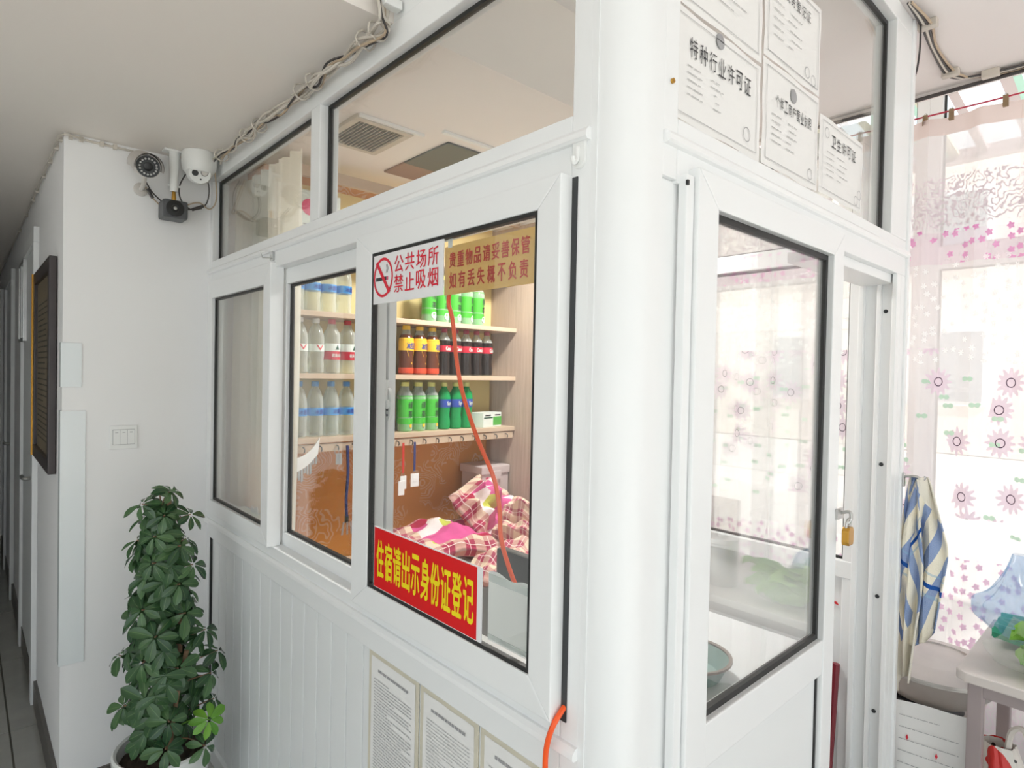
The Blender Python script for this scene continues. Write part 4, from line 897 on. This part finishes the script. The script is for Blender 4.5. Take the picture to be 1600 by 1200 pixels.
canes = [[(px - .03, py_ + .0, .26), (px - .02, py_, .5), (px - .01, py_, .75), (px + .0, py_, 1.0), (px + .005, py_, 1.12)], [(px + .03, py_ + .02, .26), (px + .045, py_ + .01, .5), (px + .04, py_, .72), (px + .035, py_, .9)], [(px + .0, py_ - .04, .26), (px + .02, py_ - .045, .45), (px + .05, py_ - .05, .62)]]
for c_ in canes: obj('stem', MB().tube(c_, .0075, 8), 'stem', pp, smooth=True)
def leafmat(name, a, b, rough=.3):
    t = NT(name); u, v, _ = t.sep(t.uv()); mid = t.lt(t.math('ABSOLUTE', t.math('SUBTRACT', u, .5)), .035)
    inf = t.n('ShaderNodeObjectInfo').outputs['Random']
    c = t.mix(inf, a, b); c = t.mix(t.mul(mid, .3), c, RGB(130, 165, 100))
    return t.done(t.bsdf(c, rough, 0, .45))
M['leaf'] = leafmat('dark_green_leaf', RGB(40, 72, 46), RGB(78, 112, 70), .24); M['leafnew'] = leafmat('fresh_green_leaf', RGB(88, 148, 50), RGB(120, 175, 60))
def leaf_fn(L, W, droop, fold):
    def fn(u, v):
        wd = W * max(.06, math.sin(PI * min(1, v ** 1.35 * .93 + .035)) ** .75) * (1 if v < 1 else .35)
        s_ = (u - .5) * 2
        return (s_ * wd, v * L, -droop * v * v * L + fold * abs(s_) * wd)
    return fn
def leaf_mesh(L, W, droop, fold, mat):
    me = mesh('leaf', MB().grid(4, 6, leaf_fn(L, W, droop, fold)), smooth=True); me.materials.append(M[mat]); return me
LV = [leaf_mesh(.062, .0148, .25, .25, 'leaf'), leaf_mesh(.056, .014, .45, .2, 'leaf'), leaf_mesh(.07, .016, .12, .3, 'leaf')]
LN = [leaf_mesh(.064, .0155, .2, .2, 'leafnew')]
nleaf = 0
def rosette(c, nrm, stemp, k, scale, new=False):
    global nleaf
    nrm = Vector(nrm).normalized(); q = nrm.to_track_quat('Z', 'Y').to_matrix().to_4x4()
    obj('petiole', MB().tube([stemp, (Vector(stemp) + Vector(c)) / 2 + Vector((0, 0, .012)), c], .0022, 5), M['leafnew'] if new else 'stem', pp, smooth=True)
    a0 = rn.uniform(0, 6)
    for i in range(k):
        a = a0 + 2 * PI * i / k + rn.uniform(-.12, .12); tilt = rn.uniform(-.5, .02)
        m = Matrix.Translation(Vector(c) - Vector((px, py_, 0))) @ q @ Matrix.Rotation(a, 4, 'Z') @ Matrix.Rotation(tilt, 4, 'X') @ Matrix.Translation((0, .008, 0)) @ Matrix.Scale(scale * rn.uniform(.8, 1.1), 4)
        o = bpy.data.objects.new('leaf', rn.choice(LN if new else LV)); COL.objects.link(o); o.parent = pp; o.matrix_local = m; nleaf += 1
cdir = Vector((-.489, -2.2, .6)).normalized()
spots = []
for i in range(41):
    f_ = i / 40; z = .40 + .755 * f_ ** .95
    rad_ = (.165 * (1 - f_) ** .6 + .02) * (1 + .22 * math.sin(i * 1.7))
    if .42 < f_ < .58: rad_ *= .85
    ang = i * 2.399 + rn.uniform(-.3, .3)
    spots.append((ang, rad_ * rn.uniform(.7, 1.0), z + rn.uniform(-.02, .02)))
for ang, r_, z in spots:
    ax = px - .025 + .03 * (1 - abs(z - .75) / .5)
    c = (ax + r_ * math.cos(ang), py_ + r_ * math.sin(ang) * .9, z)
    c = (max(.385 if z < .62 else .42, min(c[0], .665)), c[1], c[2])
    nrm = Vector((math.cos(ang) * .8, math.sin(ang) * .8, .75)) + cdir * .6
    rosette(c, nrm, (ax, py_, z - .05), 7, 1.0 if z < .95 else .85)
# leaves deep inside the crown, too many and too hidden to pick apart
inner = MB()
for i in range(88):
    f_ = i / 87; z = .36 + .74 * f_; r_ = (.135 * (1 - f_) ** .55 + .012) * rn.uniform(.35, 1); ang = i * 2.1 + rn.uniform(-.4, .4)
    c = Vector((px - .015 + r_ * math.cos(ang), py_ + r_ * math.sin(ang), z)); q = (Vector((math.cos(ang) * .7, math.sin(ang) * .7, .7)) + cdir * .5).normalized().to_track_quat('Z', 'Y').to_matrix().to_4x4()
    for k in range(7):
        m = Matrix.Translation(c) @ q @ Matrix.Rotation(2 * PI * k / 7 + rn.uniform(-.2, .2), 4, 'Z') @ Matrix.Rotation(rn.uniform(-.6, 0), 4, 'X'); fn_ = leaf_fn(.062, .015, .3, .25)
        inner.grid(4, 5, lambda u, v: tuple(m @ Vector(fn_(u, v))))
oi = obj('inner_leaves', inner, 'leaf', pp, smooth=True); oi['kind'] = 'stuff'
rosette((.60, 2.09, .405), (.2, -.8, .6), (px + .03, py_ - .02, .36), 8, .95, True)
rosette((.47, 2.07, .37), (-.1, -.7, .7), (px, py_ - .03, .34), 8, 1.0)
rosette((.58, 2.06, .34), (.2, -.8, .4), (px + .02, py_ - .03, .33), 6, .9)

# ================================================================== SHEER CURTAINS
t = NT('sheer_flower_curtain')
uv = t.uv(); u, v, _ = t.sep(uv)
def flowers(scale, petals, R0, amp, rnd_=1.0, off=(0, 0, 0)):
    vo = t.n('ShaderNodeTexVoronoi', voronoi_dimensions='2D'); mv = t.mapv(uv, (1, 1, 1), off); t.set(vo.inputs['Vector'], mv); vo.inputs['Scale'].default_value = scale; vo.inputs['Randomness'].default_value = rnd_
    df = t.n('ShaderNodeVectorMath', operation='SUBTRACT'); sc_ = t.n('ShaderNodeVectorMath', operation='SCALE'); t.set(sc_.inputs[0], mv); sc_.inputs['Scale'].default_value = 1.0
    t.set(df.inputs[0], sc_.outputs[0]); t.set(df.inputs[1], vo.outputs['Position'])
    x, y, _ = t.sep(df.outputs[0]); r = t.math('SQRT', t.add(t.mul(x, x), t.mul(y, y))); th = t.math('ARCTAN2', y, x)
    R = t.add(R0, t.mul(t.math('COSINE', t.mul(th, float(petals))), amp)); cr, cg, cbl = t.sep(vo.outputs['Color'])
    return r, R, cr
r, R, cr = flowers(7.2, 12, .045, .010, .8)
daisy = t.mul(t.lt(r, R), t.gt(cr, .35), t.band(v, 1.05, 1.68)); dring = t.mul(t.band(r, .0142, .0178), t.gt(cr, .35), t.band(v, 1.05, 1.68))
r2, R2, c2 = flowers(24, 5, .0115, .0024, .9, (3.1, 1.7, 0))
pinkb = t.mul(t.lt(r2, R2), t.gt(c2, .35), t.band(v, 2.0, 2.13)); low = t.mul(t.lt(r2, R2), t.gt(c2, .2), t.band(v, .55, .90))
r3, R3, c3 = flowers(26, 6, .009, .003, 1.0, (.4, .9, 0))
vine = t.mul(t.lt(r3, R3), t.gt(c3, .45), t.band(v, 1.62, 2.02))
nl = t.noise(uv, 13, 2); lace = t.mul(t.gt(t.math('SINE', t.mul(nl, 70.0)), .45), t.mx(t.band(v, 2.14, 2.33), t.band(v, .28, .50)))
r4, R4, c4 = flowers(11, 2, .013, .008, 1.0, (1.4, 5.9, 0)); leafm = t.mul(t.lt(r4, R4), t.gt(c4, .55), t.band(v, 1.0, 1.6))
col = t.mix(.0, RGB(250, 243, 243), RGB(250, 243, 243))
col = t.mix(daisy, col, RGB(240, 220, 232)); col = t.mix(leafm, col, RGB(200, 226, 205)); col = t.mix(pinkb, col, RGB(236, 160, 208)); col = t.mix(low, col, RGB(232, 195, 220)); col = t.mix(vine, col, RGB(255, 252, 252)); col = t.mix(lace, col, RGB(226, 212, 218)); col = t.mix(dring, col, RGB(95, 70, 90))
band_ = t.mul(t.band(v, 2.0, 2.12), 1.0); col = t.mix(t.mul(band_, .3), col, RGB(240, 200, 222))
hem = t.gt(v, 2.49)
col = t.mix(hem, col, RGB(232, 214, 210))
al = t.mx(t.mx(t.mul(t.mx(daisy, low), .2), t.mul(t.mx(pinkb, dring), .55)), t.mx(t.mul(t.mx(vine, lace), .3), t.mx(t.mul(leafm, .2), t.mul(hem, .35))))
op = t.math('MINIMUM', t.add(.76, al), 1.0)
tl = t.n('ShaderNodeBsdfTranslucent'); t.set(tl.inputs[0], col); dfz = t.n('ShaderNodeBsdfDiffuse'); t.set(dfz.inputs[0], col)
tr = t.n('ShaderNodeBsdfTransparent'); tr.inputs[0].default_value = (.98, .96, .965, 1)
M['sheer'] = t.done(t.shader_mix(op, tr.outputs[0], t.shader_mix(.45, dfz.outputs[0], tl.outputs[0])))
def sheer(y0, y1, label, seed):
    L = y1 - y0; f = drape(2.75, y0, y1, .06, 2.555, 5.5 * L, .02, seed)
    mb = MB().grid(int(60 * L), 10, f, lambda a, b: (y0 + L * a * 1.25 + seed, .06 + 2.495 * b))
    return single('sheer_curtain', mb, 'sheer', label, 'curtain', 'sheer flowered curtains along the side windows', smooth=True)
sheer(-.15, .98, 'sheer flower print curtain beside the striped towel', 3)
sheer(1.0, 2.38, 'sheer flower print curtain seen through the booth glass', 5)
sheer(-1.6, -.17, 'sheer flower print curtain mirrored in the door glass', 8)
sheer(-3.2, -1.62, 'sheer flower print curtain nearest the entrance', 11)
M['redwire'] = plain('red_wire', RGB(190, 40, 70), .4)
single('curtain_wire', MB().tube([(2.745, 2.42, 2.60), (2.745, 1.2, 2.585), (2.745, .6, 2.572), (2.745, .0, 2.575), (2.745, -1.2, 2.59), (2.745, -3.24, 2.61)], .003, 6), 'redwire', 'thin red wire carrying the sheer curtains', 'wire', smooth=True)
M['clipbrown'] = plain('tan_clip', RGB(150, 125, 95), .5)
for i, y_ in enumerate((.90, .675, .592, .432, .26, .08)):
    c_ = thing('curtain_clip', 'small tan curtain clip, %s along the red wire from the booth' % ORD[i], 'clip', (2.745, y_, 2.535), group='curtain clips')
    obj('jaw', MB().box(2.738, 2.744, y_ - .008, y_ + .008, 2.538, 2.578), 'clipbrown', c_, bev=.001); obj('jaw', MB().box(2.747, 2.753, y_ - .008, y_ + .008, 2.538, 2.578), 'clipbrown', c_, bev=.001)
    obj('loop', MB().tube([(2.745, y_ + .004 * math.cos(a), 2.579 + .006 * math.sin(a)) for a in [2 * PI * k / 8 for k in range(9)]], .0012, 5), 'chrome', c_)

# ================================================================== TOWEL
t = NT('striped_towel'); u, v, _ = t.sep(t.uv())
fu = t.math('FRACT', t.add(t.mul(u, 5.0), .1)); blue = t.lt(fu, .45); line = t.mul(t.band(v, .46, .485), 1.0); l2 = t.mx(t.band(v, .52, .535), t.band(v, .40, .412))
wv = t.noise(t.mapv(t.uv(), (200, 200, 1)), 1.0, 1)
c_ = t.mix(blue, RGB(247, 240, 220), RGB(112, 145, 200)); c_ = t.mix(t.mul(wv, .35), c_, RGB(245, 240, 232)); c_ = t.mix(t.mul(l2, .5), c_, RGB(150, 190, 215)); c_ = t.mix(line, c_, RGB(40, 90, 170)); c_ = t.mix(t.gt(v, .93), c_, RGB(240, 235, 222)); c_ = t.mix(t.lt(v, .06), c_, RGB(240, 235, 222))
M['towel'] = t.done(t.bsdf(c_, .95, 0, .1, t.bump(t.noise(t.mapv(t.uv(), (90, 140, 1)), 1.0, 2), .6, .004)))
tw = thing('striped_towel', 'blue and cream striped towel hanging on a hook at the door frame', 'towel', (2.14, .50, .64))
def tf(w0, w1, zt, zb, dx, dy, ph, yc):
    def fn(u, v):
        s_ = u - .5; wd = (.03 + (w0 - .03) * min(1, (v / .45)) ** .8) * (1 - .45 * max(0, v - .55) / .45)
        fold = .016 * math.sin(5 * PI * u + ph) * min(1, v * 3) + .012 * math.sin(9 * u + 6 * v + ph)
        z = zt - (zt - zb) * v + .035 * s_ * v * 2 - .06 * abs(math.sin(2.2 * u + ph)) * (v > .8) * (v - .8) * 4
        return (2.125 + dx * v + fold + .05 * s_ * w1, yc + dy * v - s_ * wd, z)
    return fn
obj('front_fold', MB().grid(26, 34, tf(.135, .6, 1.265, .80, .035, .0, .3, .505), lambda u, v: (u * .45 + v * .62, v * .8 + .1 - u * .28)), 'towel', tw, smooth=True)
obj('back_fold', MB().grid(22, 34, tf(.085, -.5, 1.262, .655, .015, .015, 2.1, .525), lambda u, v: (u * .5 - v * .7 + .2, v * 1.05 + .2 * u)), 'towel', tw, smooth=True)
for o_ in tw.children:
    md = o_.modifiers.new('thickness', 'SOLIDIFY'); md.thickness = .004
hk2 = thing('wall_hook', 'chrome hook on the door frame carrying the towel', 'hook', (2.11, .53, 1.24))
obj('plate', MB().box(2.095, 2.108, .541, .547, 1.235, 1.275), 'chrome', hk2, bev=.001); obj('hook', MB().tube([(2.102, .542, 1.265), (2.108, .515, 1.268), (2.125, .50, 1.258), (2.13, .495, 1.268)], .004), 'chrome', hk2, smooth=True)

# ================================================================== KITCHEN CORNER
M['tabletop'] = plain('worn_grey_laminate', RGB(205, 198, 194), .35, var=.08); M['legmetal'] = plain('mauve_grey_steel', RGB(168, 156, 156), .4, .3)
tbz = .75
ta = thing('side_table', 'narrow grey table with steel legs beside the curtain', 'table', (2.35, -.3, 0))
obj('top', MB().prism([(2.075, .395), (2.055, .37), (2.055, -1.0), (2.6, -1.0), (2.6, .395)], tbz - .028, tbz, 'xy'), 'tabletop', ta, bev=.004)
for (x_, y_) in ((2.085, .335), (2.53, .335), (2.085, -.93), (2.53, -.93)): obj('leg', MB().box(x_, x_ + .035, y_, y_ + .035, 0, tbz - .028), 'legmetal', ta, bev=.003)
obj('apron', MB().box(2.09, 2.115, -.9, .335, tbz - .07, tbz - .028), 'legmetal', ta); obj('brace', MB().tube([(2.11, .35, .60), (2.28, .35, .72)], .009, 6), 'legmetal', ta)
M['blueplastic'] = film('blue_plastic_bag', RGB(120, 185, 240), .36); M['greens'] = plain('green_leaf_mass', RGB(60, 165, 130), .6, var=.4, scale=25); M['cabbage'] = plain('cabbage_leaf', RGB(130, 185, 70), .5, var=.35, scale=22, bump=.3)
pb = thing('blue_bag', 'blue plastic bag with scallions inside standing on the table', 'bag', (2.36, .25, tbz))
def bagf(cx, cy, zb, a, b, h, neck, seed):
    rr = random.Random(seed); ph = [rr.uniform(0, 6) for _ in range(6)]
    def fn(u, v):
        th = 2 * PI * u; k = math.sin(min(1, v * 3.2 + .12) * PI / 2); sh = k * (1 if v < .45 else 1 - (1 - neck) * ((v - .45) / .55) ** .7)
        sh *= 1 + .07 * math.sin(5 * th + ph[0] + 4 * v) + .05 * math.sin(11 * th + ph[1] - 7 * v) + .03 * math.sin(17 * th + ph[2])
        return (cx + a * sh * math.cos(th) + .03 * v * v, cy + b * sh * math.sin(th) + .05 * v * v, zb + h * v)
    return fn
obj('bag', MB().grid(40, 26, bagf(2.40, .255, tbz + .001, .12, .145, .27, .16, 2)), 'blueplastic', pb, smooth=True)
for i in range(12):
    a = i * .52; obj('scallion', MB().tube([(2.40 + .07 * math.cos(a), .355, tbz + .03 + .008 * (i % 4)), (2.40 + .07 * math.cos(a + .3), .25, tbz + .035 + .012 * (i % 3)), (2.40 + .07 * math.cos(a + .5), .14, tbz + .05 + .012 * (i % 4))], .017, 6), 'greens', pb, smooth=True)
vb = thing('cabbage_bag', 'green leafy vegetable in a clear bag at the table edge', 'vegetables', (2.17, .20, tbz))
rn = random.Random(6)
cm_ = mesh('cabbage_leaf', MB().grid(6, 7, lambda u, v: ((u - .5) * .085 * math.sin(PI * (v * .85 + .1)) ** .6, .15 * v - .02, .02 * math.sin(3 * v) + .018 * abs(u - .5) * 2 + .006 * math.sin(9 * u + 12 * v))), smooth=True); cm_.materials.append(M['cabbage'])
for i in range(16):
    o = bpy.data.objects.new('vegetable_leaf', cm_); COL.objects.link(o); o.parent = vb
    o.location = (rn.uniform(-.05, .05), rn.uniform(-.05, .07), .03 + .075 * (i / 16)); o.rotation_euler = (rn.uniform(-.5, .4), rn.uniform(-.5, .5), PI + rn.uniform(-1.0, 1.0))
obj('core', lump(2.17, .19, tbz + .055, .055, .085, .05, 4, e=.9), 'cabbage', vb, smooth=True)
obj('clear_bag', MB().grid(36, 18, bagf(2.17, .20, tbz + .001, .095, .13, .145, .3, 5)), film('clear_bag', (.85, .88, .85, 1), .14), vb, smooth=True)
# pan on cooker
M['enamel'] = plain('cream_enamel', RGB(236, 228, 218), .35, var=.05); M['pansteel'] = plain('dull_steel', RGB(196, 192, 188), .34, .45, var=.08, scale=20)
ckr = thing('cooker', 'cream enamel cooker stand under the steel pan', 'cooker', (2.38, .55, 0))
obj('body', MB().box(2.18, 2.62, .41, .80, 0, .46), 'enamel', ckr, bev=.02); obj('top_plate', MB().box(2.17, 2.63, .40, .81, .46, .478), 'enamel', ckr, bev=.006); obj('burner', MB().lathe([(.11, .478), (.105, .505), (.08, .508)], (2.39, .54, 0), 26), 'dark', ckr, smooth=True)
for i in range(5): obj('flower_print', MB().lathe([(.018, 0), (.018, .001)], (2.1795, .42 + .08 * i, .30 + .06 * (i % 2)), 10, 'x'), 'pink', ckr)
pn = thing('steel_pan', 'wide steel pan with a flat steel lid on the cooker', 'pan', (2.39, .52, .508))
obj('pan', MB().lathe([(.08, .509), (.12, .52), (.165, .565), (.185, .612), (.192, .615), (.192, .62), (.182, .619), (.16, .57), (.1, .528)], (2.39, .52, 0), 44), 'pansteel', pn, smooth=True)
obj('lid', MB().lathe([(.193, .621), (.193, .629), (.17, .634), (.12, .646), (.118, .641), (.06, .65), (.02, .652)], (2.39, .52, 0), 44), 'pansteel', pn, smooth=True)
obj('handle', MB().tube([(2.36, .335, .60), (2.38, .305, .61), (2.42, .305, .61), (2.44, .335, .60)], .007), 'chrome', pn, smooth=True)
cal = thing('printed_sheet', 'large white printed sheet with red marks propped before the cooker', 'paper', (2.14, .46, .1))
obj('sheet', MB().grid(14, 16, lambda u, v: (2.15 - .03 * (1 - v) + .004 * math.sin(7 * u + 5 * v), .565 - .19 * u, .10 + .465 * v + .02 * u * v)), 'paper', cal, smooth=True)
pt = lambda u, v: (2.1425 - .03 * (1 - v), .565 - .19 * u, .10 + .465 * v + .02 * u * v)
for (uu, vv, s_) in ((.22, .78, .02), (.62, .72, .02), (.15, .5, .015), (.7, .45, .015)): quad(pt, [(uu - s_, vv), (uu, vv + s_), (uu + s_, vv), (uu, vv - s_)], 'redink', cal, 'red_mark')
quad(pt, [(.45, .36), (.98, .33), (.98, .37), (.45, .40)], 'capyellow', cal, 'yellow_bar')
obj('print', rows(pt, .1, .9, .42, .95, 7, random.Random(3), .004), 'greyink', cal)
rp = single('snack_packet', lump(2.15, .585, .66, .018, .03, .055, 8, e=.6), 'darkred', 'crumpled dark red packet tucked beside the steel pan', 'packet', smooth=True)
rbag = thing('grocery_bag', 'white grocery bag with red print under the table', 'bag', (2.25, .22, 0))
M['bagprint'] = None
t = NT('white_bag_red_print'); n1 = t.noise(t.obj(), 9, 2); n2 = t.noise(t.mapv(t.obj(), (1, 1, 1), (4, 2, 1)), 14, 2)
c_ = t.mix(t.gt(n1, .56), RGB(235, 230, 222), RGB(215, 55, 50)); c_ = t.mix(t.gt(n2, .64), c_, RGB(60, 60, 58)); M['bagprint'] = t.done(t.bsdf(c_, .4))
obj('bag', MB().grid(36, 24, bagf(2.22, .27, .001, .10, .11, .50, .35, 9)), 'bagprint', rbag, smooth=True)
obj('bag_ear', MB().tube([(2.24, .30, .48), (2.235, .29, .55), (2.22, .26, .57), (2.2, .24, .5)], .008, 6), 'bagprint', rbag, smooth=True)
# things on the table that the door glass mirrors
cn = thing('steel_canister', 'steel canister on the table, mirrored in the door glass', 'canister', (2.2, .03, tbz))
obj('body', MB().lathe([(.055, tbz + .001), (.057, tbz + .01), (.057, tbz + .16), (.053, tbz + .165)], (2.2, -.07, 0), 28), 'chrome', cn, smooth=True); obj('lid', MB().lathe([(.058, tbz + .163), (.058, tbz + .18), (.02, tbz + .186), (.02, tbz + .2)], (2.2, -.07, 0), 28), 'chrome', cn, smooth=True)
oven = thing('countertop_oven', 'grey countertop oven on the table, mirrored in the door glass', 'oven', (2.35, -.35, tbz))
obj('case', MB().box(2.15, 2.52, -.58, -.16, tbz + .01, tbz + .27), 'greybox', oven, bev=.01); obj('door', MB().box(2.142, 2.152, -.57, -.27, tbz + .03, tbz + .25), 'dark', oven, bev=.004); obj('knob', MB().lathe([(.018, 0), (.016, .015)], (2.15, -.21, tbz + .16), 16, 'x'), 'whiteplastic', oven)
jar = thing('glass_jar', 'tall jar with a wide lid standing on the oven', 'jar', (2.3, -.35, tbz + .27))
obj('body', MB().lathe([(.03, tbz + .271), (.035, tbz + .28), (.03, tbz + .36)], (2.3, -.33, 0), 20), 'pet', jar, smooth=True); obj('lid', MB().lathe([(.05, tbz + .36), (.05, tbz + .375)], (2.3, -.33, 0), 20), 'camgrey', jar, smooth=True)

# ================================================================== OUTSIDE
M['pavement'] = plain('pavement', RGB(190, 186, 178), .8, var=.08, scale=1.0)
single('ground_outside', MB().box(3.06, 40, -30, 30, -.1, -.02).box(-30, 3.06, -30, -3.41, -.1, -.02).box(-30, -2.41, -3.41, 30, -.1, -.02), 'pavement', 'pale pavement outside the windows', 'ground', kind='structure')
aw = thing('awning', 'glazed awning of white and green strips above the side windows', 'awning', (3.8, .4, 3.0))
for nm, c_ in (('awgreen', (150, 200, 180)), ('awmauve', (170, 150, 150)), ('awwhite', (238, 240, 238)), ('awtan', (190, 185, 160))): M[nm] = plain(nm, RGB(*c_), .4)
def strip(ya, yb, mat, nm, za=3.14, zb=2.96): obj(nm, MB().quadbox([(3.1, ya, za), (4.6, ya, zb), (4.6, yb, zb), (3.1, yb, za), (3.1, ya, za + .02), (4.6, ya, zb + .02), (4.6, yb, zb + .02), (3.1, yb, za + .02)]), mat, aw)
y_ = 1.9; seq = [('awmauve', .045, 'rafter'), (None, .17, ''), ('awmauve', .05, 'rafter'), ('awgreen', .035, 'panel'), (None, .05, ''), ('awgreen', .03, 'panel'), ('awtan', .05, 'panel'), (None, .1, '')]
i = 0
while y_ > -2.2:
    m_, w_, nm = seq[i % len(seq)]
    if m_: strip(y_ - w_, y_, m_, nm)
    y_ -= w_; i += 1
obj('edge_beam', MB().box(4.58, 4.66, -2.2, 1.9, 2.93, 3.0), 'awmauve', aw)
for y_ in (-2.1, 1.8): obj('post', MB().box(4.58, 4.65, y_, y_ + .07, -.02, 2.95), 'awmauve', aw)
M['facade'] = plain('cream_facade', RGB(236, 226, 212), .8, var=.05, scale=.5); M['winframe'] = plain('white_window_frame', RGB(235, 235, 232), .5)
t = NT('dark_window_glass'); M['winglass'] = t.done(t.bsdf(t.mix(t.noise(t.obj(), .6, 2), RGB(120, 130, 135), RGB(160, 168, 170)), .1))
bl = thing('apartment_block', 'cream apartment block across the street behind the curtains', 'building', (18, -6, 0))
obj('wall', MB().box(16, 24, -20, 10, 0, 6.4), 'facade', bl)
wm = mesh('window', MB().box(-.06, .02, -.75, .75, -.85, .85), bev=.01); wm.materials.append(M['winframe']); gm = mesh('pane', MB().box(-.075, -.05, -.65, .65, -.75, .75)); gm.materials.append(M['winglass'])
for a in range(9):
    for b in range(2):
        o = bpy.data.objects.new('window', wm); COL.objects.link(o); o.parent = bl; o.location = (-2, -12.3 + a * 3.1, 1.9 + b * 3.0)
        p = bpy.data.objects.new('pane', gm); COL.objects.link(p); p.parent = o
    
# rows of unreadable small print stay joined on their sheet
for o in bpy.data.objects:
    if o.parent and o.name.split('.')[0] in ('print', 'heading'): o['kind'] = 'stuff'
